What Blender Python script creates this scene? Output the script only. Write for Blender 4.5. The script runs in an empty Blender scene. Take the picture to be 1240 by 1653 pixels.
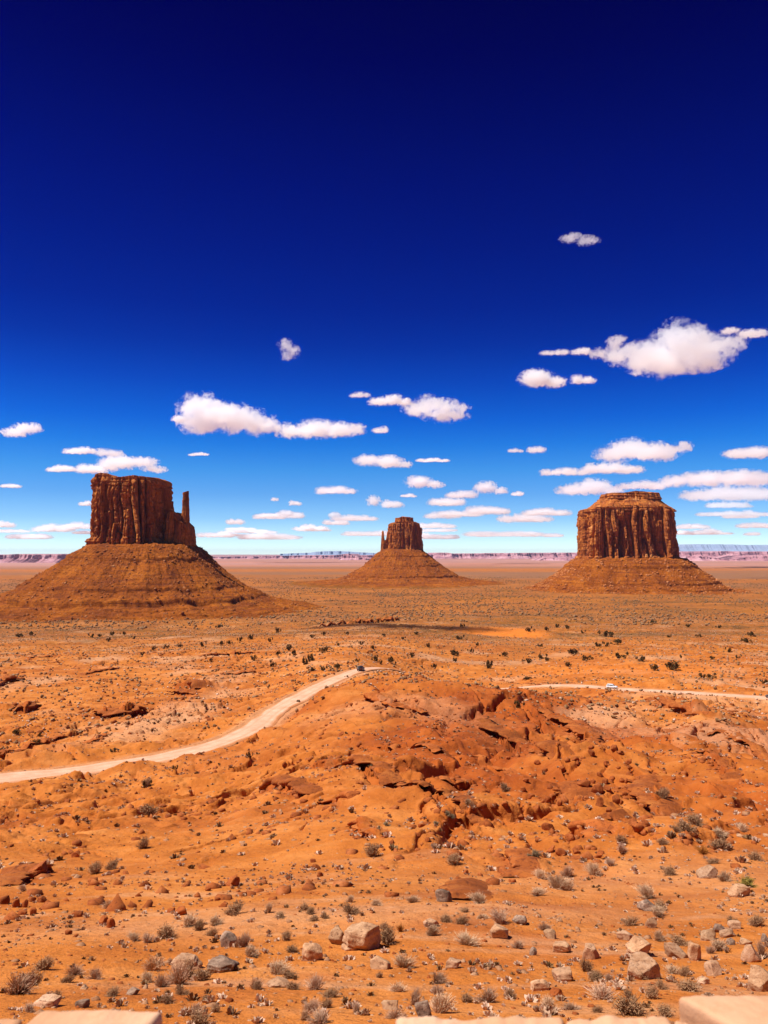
import bpy, bmesh, math, random
import numpy as np
from mathutils import Vector, Matrix

# ------------------------------------------------------------------ camera, sky, sun, exposure
scene = bpy.context.scene
COL = scene.collection
F = 1271.0                                   # focal length in photograph pixels (1240 x 1653)
PITCH = math.radians(3.0)
CP, SP = math.cos(PITCH), math.sin(PITCH)
cam_d = bpy.data.cameras.new("camera")
cam_d.sensor_fit = 'HORIZONTAL'
cam_d.sensor_width = 36.0
cam_d.lens = 36.0 * F / 1240.0
cam_d.clip_start = 0.05
cam_d.clip_end = 250000.0
cam_d.dof.use_dof = True
cam_d.dof.focus_distance = 90.0
cam_d.dof.aperture_fstop = 9.0
cam = bpy.data.objects.new("camera", cam_d)
COL.objects.link(cam)
cam.location = (0, 0, 0)
cam.rotation_euler = (math.radians(90) + PITCH, 0, 0)
scene.camera = cam

SUN_EL, SUN_AZ = math.radians(60), math.radians(-101)      # azimuth from +Y towards +X
SUN_DIR = Vector((math.sin(SUN_AZ) * math.cos(SUN_EL), math.cos(SUN_AZ) * math.cos(SUN_EL), math.sin(SUN_EL)))
world = bpy.data.worlds.new("World")
scene.world = world
world.use_nodes = True
nt = world.node_tree
nt.nodes.clear()
w_out = nt.nodes.new('ShaderNodeOutputWorld')
w_bg = nt.nodes.new('ShaderNodeBackground')
w_sky = nt.nodes.new('ShaderNodeTexSky')
w_sky.sky_type = 'NISHITA'
w_sky.sun_disc = False
w_sky.sun_elevation = SUN_EL
w_sky.sun_rotation = SUN_AZ
w_sky.altitude = 1700
w_sky.air_density = 1.0
w_sky.dust_density = 0.4
w_sky.ozone_density = 2.0
w_bg.inputs['Strength'].default_value = 0.092
# the deep desert sky: the same sky, filtered by height above the horizon
w_geo = nt.nodes.new('ShaderNodeTexCoord')
w_sep = nt.nodes.new('ShaderNodeSeparateXYZ')
w_ramp = nt.nodes.new('ShaderNodeValToRGB')
w_mul = nt.nodes.new('ShaderNodeMix')
w_mul.data_type = 'RGBA'
w_mul.blend_type = 'MULTIPLY'
w_mul.inputs['Factor'].default_value = 1.0
nt.links.new(w_geo.outputs['Generated'], w_sep.inputs[0])
nt.links.new(w_sep.outputs['Z'], w_ramp.inputs['Fac'])
nt.links.new(w_sky.outputs['Color'], w_mul.inputs['A'])
nt.links.new(w_ramp.outputs['Color'], w_mul.inputs['B'])
nt.links.new(w_mul.outputs['Result'], w_bg.inputs['Color'])
nt.links.new(w_bg.outputs['Background'], w_out.inputs['Surface'])
SKY_STOPS = [   # sin(elevation), tint
    (0.000, (1.30, 1.55, 1.55)), (0.010, (0.98, 1.27, 1.50)), (0.022, (0.74, 1.02, 1.38)), (0.042, (0.46, 0.76, 1.18)), (0.073, (0.26, 0.575, 1.05)), (0.104, (0.137, 0.51, 1.01)),
    (0.136, (0.045, 0.385, 0.99)), (0.166, (0.0150, 0.272, 0.95)), (0.212, (0.0055, 0.160, 0.80)), (0.256, (0.0025, 0.089, 0.63)), (0.300, (0.0012, 0.055, 0.54)),
    (0.367, (0.0008, 0.033, 0.46)), (0.430, (0.0005, 0.019, 0.39)), (0.489, (0.0003, 0.010, 0.31)), (0.541, (0.0003, 0.003, 0.24)), (0.590, (0.0003, 0.0008, 0.19)), (1.0, (0.0003, 0.0008, 0.16)),
]
def set_ramp(ramp, stops):
    el = ramp.color_ramp.elements
    while len(el) > 1:
        el.remove(el[-1])
    el[0].position = stops[0][0]; el[0].color = (*stops[0][1], 1)
    for p, c in stops[1:]:
        e = el.new(p); e.color = (*c, 1)
set_ramp(w_ramp, SKY_STOPS)

sun_d = bpy.data.lights.new("sun", 'SUN')
sun_d.energy = 4.9
sun_d.angle = math.radians(0.5)
sun_d.color = (1.0, 0.985, 0.965)
sun = bpy.data.objects.new("sun", sun_d)
COL.objects.link(sun)
sun.rotation_euler = (-SUN_DIR).to_track_quat('-Z', 'Y').to_euler()
sun.location = SUN_DIR * 2000

scene.view_settings.view_transform = 'Standard'
scene.view_settings.look = 'None'
scene.view_settings.gamma = 1.0
scene.view_settings.exposure = 0.5
scene.cycles.max_bounces = 28
scene.cycles.diffuse_bounces = 3
scene.cycles.volume_bounces = 28
scene.cycles.use_denoising = True

# ------------------------------------------------------------------ helpers
rng = np.random.default_rng(7)
random.seed(7)

def ray(px, py):
    u = (np.asarray(px, float) - 620.0) / F
    v = (826.5 - np.asarray(py, float)) / F
    return u, CP - v * SP, SP + v * CP

def at(px, py, depth):
    """the point seen at a photograph pixel, at a given depth along +Y"""
    x, y, z = ray(px, py)
    k = depth / y
    return np.array([x * k, y * k, z * k])

_perm = np.random.default_rng(11).permutation(4096).astype(np.int64)
_ga = np.random.default_rng(12).uniform(0, 2 * np.pi, 4096)
_gx, _gy = np.cos(_ga), np.sin(_ga)
_rv = np.random.default_rng(13).uniform(0, 1, 4096)
def _h(ix, iy, seed):
    return _perm[(_perm[(ix + seed * 131) & 4095] + iy * 7 + seed * 17) & 4095]
def rnd(i, seed=0):
    return _rv[_perm[(np.asarray(i).astype(np.int64) * 13 + seed * 577) & 4095]]
def pn(x, y, seed=0):
    """gradient noise, about -1..1"""
    x, y = np.broadcast_arrays(np.asarray(x, float), np.asarray(y, float))
    x0 = np.floor(x).astype(np.int64); y0 = np.floor(y).astype(np.int64)
    fx = x - x0; fy = y - y0
    u = fx * fx * fx * (fx * (fx * 6 - 15) + 10); v = fy * fy * fy * (fy * (fy * 6 - 15) + 10)
    a = _h(x0, y0, seed); b = _h(x0 + 1, y0, seed); c = _h(x0, y0 + 1, seed); d = _h(x0 + 1, y0 + 1, seed)
    n00 = _gx[a] * fx + _gy[a] * fy
    n10 = _gx[b] * (fx - 1) + _gy[b] * fy
    n01 = _gx[c] * fx + _gy[c] * (fy - 1)
    n11 = _gx[d] * (fx - 1) + _gy[d] * (fy - 1)
    return 1.45 * ((n00 * (1 - u) + n10 * u) * (1 - v) + (n01 * (1 - u) + n11 * u) * v)
def fbm(x, y, seed=0, n=4, gain=0.5):
    t = 0; a = 1.0; s = 0
    for k in range(n):
        t = t + a * pn(x * 2 ** k, y * 2 ** k, seed + k * 3); s += a; a *= gain
    return t / s
def sstep(a, b, x):
    t = np.clip((x - a) / (b - a), 0, 1)
    return t * t * (3 - 2 * t)

def link(o, parent=None):
    COL.objects.link(o)
    if parent is not None:
        o.parent = parent
    return o
def tag(o, label=None, cat=None, group=None, kind=None):
    for k, v in (('label', label), ('category', cat), ('group', group), ('kind', kind)):
        if v:
            o[k] = v
    return o
def empty(name, loc):
    o = bpy.data.objects.new(name, None)
    o.location = loc
    o.empty_display_size = 0.2
    return link(o)
def mesh_np(name, verts, quads=None, tris=None, mat=None, parent=None, smooth=False, attrs=None, link_it=True):
    """one mesh object from numpy arrays"""
    me = bpy.data.meshes.new(name)
    nq = 0 if quads is None else len(quads)
    ntr = 0 if tris is None else len(tris)
    me.vertices.add(len(verts))
    me.vertices.foreach_set('co', np.ascontiguousarray(verts, dtype=np.float32).ravel())
    li = []
    if nq: li.append(np.asarray(quads, np.int32).ravel())
    if ntr: li.append(np.asarray(tris, np.int32).ravel())
    li = np.concatenate(li)
    me.loops.add(len(li)); me.loops.foreach_set('vertex_index', li)
    starts = np.concatenate([np.arange(nq) * 4, nq * 4 + np.arange(ntr) * 3]).astype(np.int32)
    me.polygons.add(nq + ntr); me.polygons.foreach_set('loop_start', starts)
    if smooth:
        me.polygons.foreach_set('use_smooth', np.ones(nq + ntr, bool))
    me.update(calc_edges=True)
    for k, v in (attrs or {}).items():
        a = me.attributes.new(k, 'FLOAT', 'POINT')
        a.data.foreach_set('value', np.ascontiguousarray(v, dtype=np.float32))
    if mat: me.materials.append(mat)
    o = bpy.data.objects.new(name, me)
    if link_it: link(o, parent)
    return o
def grid_quads(n, m, wrap=False):
    """quads of an n x m vertex grid (row major); wrap closes the rows"""
    i = np.arange(n - 1)[:, None]; j = np.arange(m if wrap else m - 1)[None, :]
    j2 = (j + 1) % m
    a = i * m + j; b = i * m + j2; c = (i + 1) * m + j2; d = (i + 1) * m + j
    return np.stack([a, b, c, d], -1).reshape(-1, 4)

# ------------------------------------------------------------------ materials
def new_mat(name):
    m = bpy.data.materials.new(name)
    m.use_nodes = True
    n = m.node_tree.nodes
    b = n['Principled BSDF']
    b.inputs['Roughness'].default_value = 0.92
    b.inputs['Specular IOR Level'].default_value = 0.15
    return m, n, m.node_tree.links, b
def N(n, t, **kw):
    x = n.new('ShaderNode' + t)
    for k, v in kw.items():
        setattr(x, k, v)
    return x
def noise(n, l, vec, scale, detail=6, rough=0.55, dist=0.0):
    x = N(n, 'TexNoise')
    x.inputs['Scale'].default_value = scale
    x.inputs['Detail'].default_value = detail
    x.inputs['Roughness'].default_value = rough
    x.inputs['Distortion'].default_value = dist
    if vec is not None: l.new(vec, x.inputs['Vector'])
    return x.outputs['Fac']
def rampf(n, l, fac, stops):
    r = N(n, 'ValToRGB')
    set_ramp(r, [(p, (c, c, c) if isinstance(c, (int, float)) else c) for p, c in stops])
    l.new(fac, r.inputs['Fac'])
    return r.outputs['Color']
def mix(n, l, fac, a, b, mode='MIX'):
    x = N(n, 'Mix', data_type='RGBA', blend_type=mode)
    for sock, v in (('Factor', fac), ('A', a), ('B', b)):
        s = x.inputs[sock]
        if isinstance(v, (int, float)): s.default_value = v
        elif isinstance(v, tuple): s.default_value = (*v, 1)
        else: l.new(v, s)
    return x.outputs['Result']
def math_n(n, l, op, a, b=None):
    x = N(n, 'Math', operation=op)
    for k, v in ((0, a), (1, b)):
        if v is None: continue
        if isinstance(v, (int, float)): x.inputs[k].default_value = v
        else: l.new(v, x.inputs[k])
    return x.outputs[0]
def attr(n, name):
    x = N(n, 'Attribute'); x.attribute_name = name
    return x.outputs['Fac']
def bump(n, l, height, strength, dist, normal=None):
    x = N(n, 'Bump')
    x.inputs['Strength'].default_value = strength
    x.inputs['Distance'].default_value = dist
    l.new(height, x.inputs['Height'])
    if normal is not None: l.new(normal, x.inputs['Normal'])
    return x.outputs['Normal']
def posn(n, l, scale=(1, 1, 1), obj=True):
    tc = N(n, 'TexCoord')
    mp = N(n, 'Mapping')
    mp.inputs['Scale'].default_value = scale
    l.new(tc.outputs['Object'], mp.inputs['Vector'])
    return mp.outputs['Vector']

def ground_material():
    m, n, l, b = new_mat("desert_soil")
    p = posn(n, l)
    big = noise(n, l, p, 0.02, 5, 0.6, 0.6)
    mid = noise(n, l, p, 0.16, 6, 0.62, 0.4)
    fine = noise(n, l, p, 1.7, 6, 0.65)
    tiny = noise(n, l, p, 11.0, 4, 0.7)
    sand = rampf(n, l, mid, [(0.3, (0.36, 0.092, 0.010)), (0.5, (0.49, 0.148, 0.022)), (0.7, (0.59, 0.215, 0.050))])
    red = rampf(n, l, mid, [(0.3, (0.22, 0.040, 0.006)), (0.55, (0.36, 0.076, 0.009)), (0.75, (0.47, 0.120, 0.018))])
    pale = rampf(n, l, fine, [(0.3, (0.46, 0.20, 0.085)), (0.55, (0.58, 0.29, 0.14)), (0.75, (0.68, 0.40, 0.23))])
    c = mix(n, l, rampf(n, l, big, [(0.42, 0.0), (0.6, 0.42)]), sand, red)
    c = mix(n, l, attr(n, 'red'), c, red)
    c = mix(n, l, attr(n, 'pale'), c, pale)
    # speckle of gravel
    sp = rampf(n, l, tiny, [(0.34, 0.0), (0.42, 1.0)])
    spk = math_n(n, l, 'MULTIPLY', math_n(n, l, 'SUBTRACT', 1.0, sp), 0.45)
    c = mix(n, l, spk, c, (0.22, 0.06, 0.015))
    sp2 = rampf(n, l, fine, [(0.62, 0.0), (0.72, 0.4)])
    c = mix(n, l, sp2, c, (0.62, 0.29, 0.12))
    # low scrub cover on the valley floor, seen from far off
    vs1 = noise(n, l, p, 0.12, 5, 0.7)
    vs2 = noise(n, l, p, 0.011, 4, 0.65, 0.5)
    vg = rampf(n, l, vs1, [(0.40, 0.45), (0.56, 1.0)])
    vg = math_n(n, l, 'MULTIPLY', vg, rampf(n, l, vs2, [(0.3, 0.5), (0.55, 1.0)]))
    vg = math_n(n, l, 'MULTIPLY', vg, attr(n, 'veg'))
    olive = mix(n, l, rampf(n, l, noise(n, l, p, 0.006, 4, 0.6, 0.6), [(0.46, 0.0), (0.64, 1.0)]), (0.115, 0.052, 0.012), (0.28, 0.095, 0.008))
    c = mix(n, l, vg, c, olive)
    c = mix(n, l, attr(n, 'dune'), c, (0.60, 0.165, 0.018))
    c = mix(n, l, attr(n, 'grey'), c, (0.22, 0.105, 0.05))
    c = mix(n, l, attr(n, 'haze_rose'), c, (0.46, 0.235, 0.20))  # haze pink mixed into the far soil colour
    l.new(c, b.inputs['Base Color'])
    h = math_n(n, l, 'ADD', math_n(n, l, 'MULTIPLY', fine, 0.5), math_n(n, l, 'MULTIPLY', tiny, 0.12))
    nb = bump(n, l, h, 0.8, 0.25)
    h2 = noise(n, l, p, 0.45, 6, 0.7)
    nb = bump(n, l, h2, 0.6, 0.8, nb)
    l.new(nb, b.inputs['Normal'])
    return m

def cliff_material():
    m, n, l, b = new_mat("cliff_sandstone")
    p = posn(n, l)
    pv = posn(n, l, (1, 1, 0.16))
    ph = posn(n, l, (0.25, 0.25, 1))
    v1 = noise(n, l, pv, 0.07, 7, 0.62, 0.3)
    v2 = noise(n, l, pv, 0.30, 6, 0.65)
    b1 = noise(n, l, ph, 0.11, 6, 0.7)
    g = noise(n, l, p, 0.05, 7, 0.65, 0.5)
    c = rampf(n, l, v1, [(0.30, (0.17, 0.038, 0.010)), (0.46, (0.38, 0.095, 0.014)), (0.60, (0.53, 0.160, 0.024)), (0.75, (0.64, 0.23, 0.042))])
    c = mix(n, l, rampf(n, l, v2, [(0.36, 0.85), (0.48, 0.0)]), c, (0.10, 0.034, 0.016))     # desert varnish
    c = mix(n, l, rampf(n, l, g, [(0.56, 0.0), (0.66, 0.85)]), c, (0.66, 0.27, 0.08))          # fresh spalls
    c = mix(n, l, rampf(n, l, b1, [(0.36, 0.6), (0.48, 0.0)]), c, (0.15, 0.036, 0.014))
    l.new(c, b.inputs['Base Color'])
    h = math_n(n, l, 'ADD', math_n(n, l, 'MULTIPLY', v2, 1.0), math_n(n, l, 'MULTIPLY', b1, 0.8))
    nb = bump(n, l, h, 1.0, 3.0)
    g2 = noise(n, l, p, 0.4, 5, 0.7)
    nb = bump(n, l, g2, 0.8, 1.2, nb)
    l.new(nb, b.inputs['Normal'])
    return m

def talus_material():
    m, n, l, b = new_mat("talus_scree")
    p = posn(n, l)
    ph = posn(n, l, (0.05, 0.05, 1))
    g = noise(n, l, p, 0.022, 6, 0.65, 0.4)
    f = noise(n, l, p, 0.22, 6, 0.75)
    bd = noise(n, l, ph, 0.22, 5, 0.7)
    c = rampf(n, l, g, [(0.32, (0.18, 0.038, 0.002)), (0.5, (0.29, 0.068, 0.002)), (0.68, (0.40, 0.110, 0.006))])
    c = mix(n, l, rampf(n, l, bd, [(0.38, 0.75), (0.48, 0.0)]), c, (0.15, 0.030, 0.005))
    c = mix(n, l, rampf(n, l, f, [(0.38, 0.8), (0.48, 0.0)]), c, (0.10, 0.026, 0.007))
    c = mix(n, l, rampf(n, l, f, [(0.60, 0.0), (0.68, 0.75)]), c, (0.55, 0.26, 0.11))
    c = mix(n, l, math_n(n, l, 'MULTIPLY', attr(n, 'veg'), rampf(n, l, noise(n, l, p, 0.12, 5, 0.7), [(0.4, 0.2), (0.62, 0.9)])), c, (0.22, 0.105, 0.012))
    l.new(c, b.inputs['Base Color'])
    nb = bump(n, l, f, 1.0, 2.5)
    nb = bump(n, l, bd, 0.7, 2.5, nb)
    l.new(nb, b.inputs['Normal'])
    return m

def simple_rock(name, stops, scale, dark, light, bstr=0.7, bdist=0.06, fs=9.0):
    m, n, l, b = new_mat(name)
    p = posn(n, l)
    oi = N(n, 'ObjectInfo')
    vo = N(n, 'VectorMath', operation='MULTIPLY_ADD')
    l.new(oi.outputs['Random'], vo.inputs[0]); vo.inputs[1].default_value = (37, 91, 53); l.new(p, vo.inputs[2])
    p = vo.outputs[0]
    g = noise(n, l, p, scale, 6, 0.65, 0.5)
    f = noise(n, l, p, fs, 6, 0.7)
    c = rampf(n, l, g, stops)
    c = mix(n, l, rampf(n, l, f, [(0.36, 0.8), (0.46, 0.0)]), c, dark)
    c = mix(n, l, rampf(n, l, f, [(0.6, 0.0), (0.7, 0.55)]), c, light)
    hv = math_n(n, l, 'ADD', 0.78, math_n(n, l, 'MULTIPLY', oi.outputs['Random'], 0.4))
    c = mix(n, l, 1.0, c, hv, 'MULTIPLY')
    l.new(c, b.inputs['Base Color'])
    l.new(bump(n, l, f, bstr, bdist), b.inputs['Normal'])
    return m

M_ground = ground_material()
M_cliff = cliff_material()
M_talus = talus_material()

# ------------------------------------------------------------------ terrain: control points (photo column: photo row -> distance)
COLS = {
    0:    [(1653, 15), (1560, 25), (1500, 35), (1400, 62), (1320, 105), (1255, 170), (1150, 275), (1050, 540), (1007, 1150), (955, 2300)],
    310:  [(1653, 15), (1560, 25), (1490, 35), (1400, 60), (1330, 95), (1260, 150), (1215, 190), (1150, 265), (1050, 540), (1005, 1150), (955, 2300)],
    430:  [(1653, 15), (1560, 25), (1480, 35), (1400, 58), (1330, 86), (1250, 140), (1168, 224), (1110, 320), (1050, 540), (1005, 1100), (955, 2300)],
    577:  [(1653, 15), (1560, 25), (1470, 36), (1400, 54), (1350, 66), (1250, 112), (1150, 195), (1084, 300), (1060, 420), (1010, 900), (955, 2300)],
    670:  [(1653, 15), (1560, 25), (1465, 37), (1400, 54), (1350, 66), (1250, 112), (1150, 190), (1088, 280), (1105, 385), (1060, 500), (1010, 900), (955, 2300)],
    800:  [(1653, 15), (1560, 25), (1465, 37), (1400, 57), (1300, 90), (1200, 165), (1124, 255), (1113, 370), (1050, 600), (1010, 950), (950, 2400)],
    930:  [(1653, 15), (1560, 25), (1450, 42), (1380, 62), (1300, 92), (1200, 172), (1150, 245), (1107, 350), (1050, 580), (1000, 1100), (950, 2400)],
    1090: [(1653, 15), (1560, 25), (1450, 41), (1380, 60), (1310, 88), (1220, 155), (1150, 243), (1114, 328), (1060, 520), (1000, 1100), (950, 2400)],
    1240: [(1653, 15), (1560, 25), (1450, 40), (1380, 58), (1320, 84), (1240, 145), (1160, 240), (1124, 310), (1060, 520), (1000, 1100), (950, 2400)],
}
cps = []
for px, prof in COLS.items():
    th0 = math.atan2((px - 620) / F, 1.0)
    ths = [th0] + ([th0 - 0.14] if px == 0 else []) + ([th0 + 0.14] if px == 1240 else [])
    pts = [at(px, py, d) for py, d in prof]
    for th in ths:
        for q in pts:
            cps.append((th, math.hypot(q[0], q[1]), q[2]))
        for r, z in ((1.0, -1.66), (2.0, -2.0), (4.0, -3.6), (8, -6.3), (4500, -106), (9000, -106), (20000, -106), (60000, -106)):
            cps.append((th, r, z))
cps = np.array(cps)
CT, CR, CZ = cps[:, 0] * 4.0, np.log(cps[:, 1]), cps[:, 2]
def _tps(d2):
    return 0.5 * d2 * np.log(d2 + 1e-12)
_A = _tps((CT[:, None] - CT[None]) ** 2 + (CR[:, None] - CR[None]) ** 2) + np.eye(len(CT)) * 2e-3
_P = np.stack([np.ones_like(CT), CT, CR], 1)
_S = np.zeros((len(CT) + 3,) * 2); _S[:len(CT), :len(CT)] = _A; _S[:len(CT), len(CT):] = _P; _S[len(CT):, :len(CT)] = _P.T
_W = np.linalg.solve(_S, np.concatenate([CZ, np.zeros(3)]))
def base_h(th, r):
    t = np.clip(th, -0.62, 0.62) * 4.0; q = np.log(np.maximum(r, 0.4))
    z = _W[-3] + _W[-2] * t + _W[-1] * q
    for k in range(len(CT)):
        z = z + _W[k] * _tps((t - CT[k]) ** 2 + (q - CR[k]) ** 2)
    return z

def ground_pick(px, py, fn, lo=8.0, hi=6000.0, n=700):
    """where the ray through a photo pixel first meets the height function"""
    dx, dy, dz = ray(px, py)
    hl = math.hypot(dx, dy)
    rr = np.exp(np.linspace(math.log(lo), math.log(hi), n))
    z = fn(np.full(n, math.atan2(dx, dy)), rr)
    below = np.where(rr * dz / hl < z)[0]
    r = rr[below[0]] if len(below) else hi
    return r * dx / hl, r * dy / hl, r

# ledges: photo polylines of rock edges, height (m), run-out behind (m)
LEDGES = [
    ([(873, 1160), (892, 1169), (917, 1176), (942, 1190), (960, 1205)], 1.7, 14),
    ([(762, 1164), (790, 1180), (819, 1194), (857, 1205), (878, 1219), (903, 1237)], 1.8, 14),
    ([(1048, 1130), (1066, 1144), (1077, 1153)], 1.6, 14),
    ([(1084, 1153), (1109, 1157), (1130, 1166)], 2.0, 16),
    ([(1141, 1187), (1162, 1190), (1194, 1200), (1240, 1222)], 1.3, 12),
    ([(898, 1268), (921, 1285), (931, 1297), (942, 1312), (946, 1330)], 1.5, 7),
    ([(1017, 1250), (1022, 1264), (1038, 1275), (1051, 1291), (1056, 1308)], 1.6, 7),
    ([(930, 1350), (941, 1374)], 1.0, 5),
    ([(592, 1127), (631, 1136), (655, 1141), (684, 1146)], 1.5, 16),
    ([(604, 1196), (627, 1201), (663, 1205), (712, 1219)], 1.4, 12),
    ([(482, 1240), (524, 1236), (567, 1236), (613, 1254), (645, 1261)], 1.2, 10),
    ([(701, 1253), (733, 1258), (769, 1258)], 1.1, 9),
    ([(430, 1270), (468, 1282), (508, 1284)], 1.1, 8),
    ([(522, 1294), (569, 1301)], 0.6, 6),
    ([(562, 1333), (579, 1343), (613, 1358)], 0.7, 5),
    ([(160, 1148), (180, 1153), (210, 1149), (236, 1143)], 3.4, 16),
    ([(20, 1145), (40, 1143), (62, 1133)], 2.6, 14),
    ([(275, 1107), (300, 1108), (320, 1113)], 2.4, 18),
    ([(278, 1115), (318, 1118)], 2.0, 14),
    ([(-30, 1112), (0, 1108), (22, 1096)], 2.8, 18),
    ([(-30, 1236), (35, 1218), (71, 1207), (110, 1186)], 1.1, 12),
    ([(145, 1207), (165, 1198), (178, 1190)], 0.9, 10),
    ([(20, 1424), (48, 1412), (68, 1400)], 1.0, 4),
    ([(130, 1090), (165, 1083), (200, 1079)], 1.2, 18),
    ([(40, 1062), (110, 1058)], 1.2, 22), ([(320, 1060), (420, 1052)], 1.3, 24), ([(360, 1096), (415, 1085)], 1.2, 20),
    ([(500, 1011), (577, 1007), (650, 1001)], 5.5, 60),
    ([(700, 1300), (740, 1312), (770, 1335)], 0.6, 6), ([(640, 1290), (690, 1300)], 0.7, 6),
    ([(770, 1215), (800, 1232), (830, 1240)], 0.9, 9), ([(985, 1330), (1020, 1335)], 0.8, 5),
    ([(1100, 1230), (1150, 1240), (1185, 1262)], 0.9, 9), ([(735, 1430), (745, 1452)], 0.8, 3),
    ([(820, 1390), (832, 1420)], 0.8, 3),
]
LEDGES_W = []
for pts, hgt, run in LEDGES:
    w = []
    for (a, b_), (c, d) in zip(pts[:-1], pts[1:]):
        k = max(2, int(math.hypot(c - a, d - b_) / 12))
        for i in range(k):
            w.append((a + (c - a) * i / k, b_ + (d - b_) * i / k))
    w.append(pts[-1])
    w = np.array([ground_pick(px, py, base_h)[:2] for px, py in w])
    LEDGES_W.append((w, hgt, run))

# roads, from the photo, on the bare terrain
def road_line(pix, lo=60, hi=700):
    return np.array([ground_pick(a, b_, base_h, lo, hi) for a, b_ in pix])[:, :2]
def at_line(pix):
    return np.array([at(a, b_, d) for a, b_, d in pix])
ROAD_A = at_line([(-420, 1262, 158), (-150, 1268, 161), (0, 1255, 170), (90, 1248, 176), (190, 1234, 183), (290, 1217, 191), (360, 1198, 201), (410, 1175, 217),
                  (440, 1150, 236), (490, 1122, 262), (540, 1097, 284), (577, 1082, 300), (602, 1078.5, 312), (624, 1078, 322), (660, 1090, 338), (690, 1112, 352), (745, 1122, 364), (800, 1114, 371),
                  (850, 1109, 362), (890, 1106, 354), (940, 1107, 350), (989, 1112, 343), (1050, 1115, 335), (1120, 1119, 324), (1200, 1124, 313), (1260, 1128, 306), (1400, 1140, 290), (1700, 1150, 270)])
def catmull(P, step):
    out = []
    P = np.vstack([2 * P[0] - P[1], P, 2 * P[-1] - P[-2]])
    for i in range(1, len(P) - 2):
        k = max(2, int(np.linalg.norm(P[i + 1] - P[i]) / step))
        t = np.linspace(0, 1, k, endpoint=False)[:, None]
        a, b_, c, d = P[i - 1], P[i], P[i + 1], P[i + 2]
        out.append(0.5 * (2 * b_ + (c - a) * t + (2 * a - 5 * b_ + 4 * c - d) * t ** 2 + (3 * b_ - a - 3 * c + d) * t ** 3))
    out.append(P[-2][None])
    return np.vstack(out)
ROAD = catmull(ROAD_A, 2.0)
for _ in range(12):
    ROAD[1:-1] = 0.25 * ROAD[:-2] + 0.5 * ROAD[1:-1] + 0.25 * ROAD[2:]
ROAD_W = 4.2            # half width
_rt = np.arctan2(ROAD[:, 0], ROAD[:, 1]); _rr = np.hypot(ROAD[:, 0], ROAD[:, 1]); _k = np.where((_rt > 0.14) & (np.arange(len(ROAD)) > len(ROAD) * 0.5))[0]; _k = _k[np.argsort(_rt[_k])]
ROAD_T, ROAD_R, ROAD_E = _rt[_k], _rr[_k], ROAD[_k, 2] / _rr[_k]

def seg_field(X, Y, W, win):
    """distance to the polyline, signed side (+ = away from the camera), arc fraction, for points near it; index array first"""
    lo = W.min(0) - win; hi = W.max(0) + win
    idx = np.where((X > lo[0]) & (X < hi[0]) & (Y > lo[1]) & (Y < hi[1]))[0]
    if not len(idx): return idx, None, None, None
    x, y = X[idx], Y[idx]
    L = np.concatenate([[0], np.cumsum(np.linalg.norm(np.diff(W, axis=0), axis=1))])
    best = np.full(len(idx), 1e18); side = np.zeros(len(idx)); frac = np.zeros(len(idx))
    for k in range(len(W) - 1):
        a, b_ = W[k], W[k + 1]
        d = b_ - a; n2 = d @ d + 1e-9
        t = np.clip(((x - a[0]) * d[0] + (y - a[1]) * d[1]) / n2, 0, 1)
        qx = x - a[0] - t * d[0]; qy = y - a[1] - t * d[1]
        dd = qx * qx + qy * qy
        nx, ny = -d[1], d[0]
        if nx * a[0] + ny * a[1] < 0: nx, ny = -nx, -ny
        m = dd < best
        best[m] = dd[m]; side[m] = np.sign(qx * nx + qy * ny)[m]; frac[m] = (L[k] + t * (L[k + 1] - L[k]))[m]
    return idx, np.sqrt(best), side, frac / L[-1]

PROF_R = np.array([0.4, 1, 4, 10, 20, 36, 65, 110, 200, 300, 600, 1200, 2400, 60000.])
PROF_D = np.array([1.6, 1.7, 3.2, 7, 11, 16, 24, 31, 40, 46, 75, 98, 106, 106.])
def spacing(r):
    h = np.interp(np.log(r), np.log(PROF_R), PROF_D)
    return np.clip(0.5 * r * r / (787 * h), np.where(r < 12, 0.08, 0.03), 0.014 * r + 0.03)
rs = [0.5]
while rs[-1] < 62000: rs.append(rs[-1] + float(spacing(np.array(rs[-1]))))
RS = np.array(rs)
TH = np.concatenate([np.linspace(-math.pi, -0.56, 60, endpoint=False), np.linspace(-0.56, 0.56, 1180), np.linspace(0.56, math.pi, 61)[1:-1]])
print("terrain grid", len(RS), len(TH))
RRg, THg = np.meshgrid(RS, TH, indexing='ij')
# coarse base surface on a reduced grid, then bilinear
cr = np.log(np.linspace(0, 1, 2)); 
CRs = np.exp(np.linspace(math.log(0.5), math.log(63000), 220)); CTs = np.linspace(-0.66, 0.66, 120)
_cz = base_h(*np.meshgrid(CTs, CRs, indexing='xy'))           # rows r, cols th
def base_fast(th, r):
    a = np.clip((np.log(np.maximum(r, 0.5)) - math.log(0.5)) / (math.log(63000) - math.log(0.5)) * 219, 0, 218.999)
    c = np.clip((np.clip(th, -0.62, 0.62) + 0.66) / 1.32 * 119, 0, 118.999)
    i = a.astype(int); j = c.astype(int); fa = a - i; fc = c - j
    fa = fa; fc = fc
    return (_cz[i, j] * (1 - fa) * (1 - fc) + _cz[i + 1, j] * fa * (1 - fc) + _cz[i, j + 1] * (1 - fa) * fc + _cz[i + 1, j + 1] * fa * fc)

def octv(X, Y, wl, seed, sp):
    """one octave of noise, faded out where the mesh is too coarse for it"""
    out = np.zeros_like(X)
    w = sstep(1.6, 3.2, wl / sp)
    k = np.where(w > 0)[0]
    if len(k): out[k] = pn(X[k] / wl, Y[k] / wl, seed) * w[k]
    return out

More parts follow.
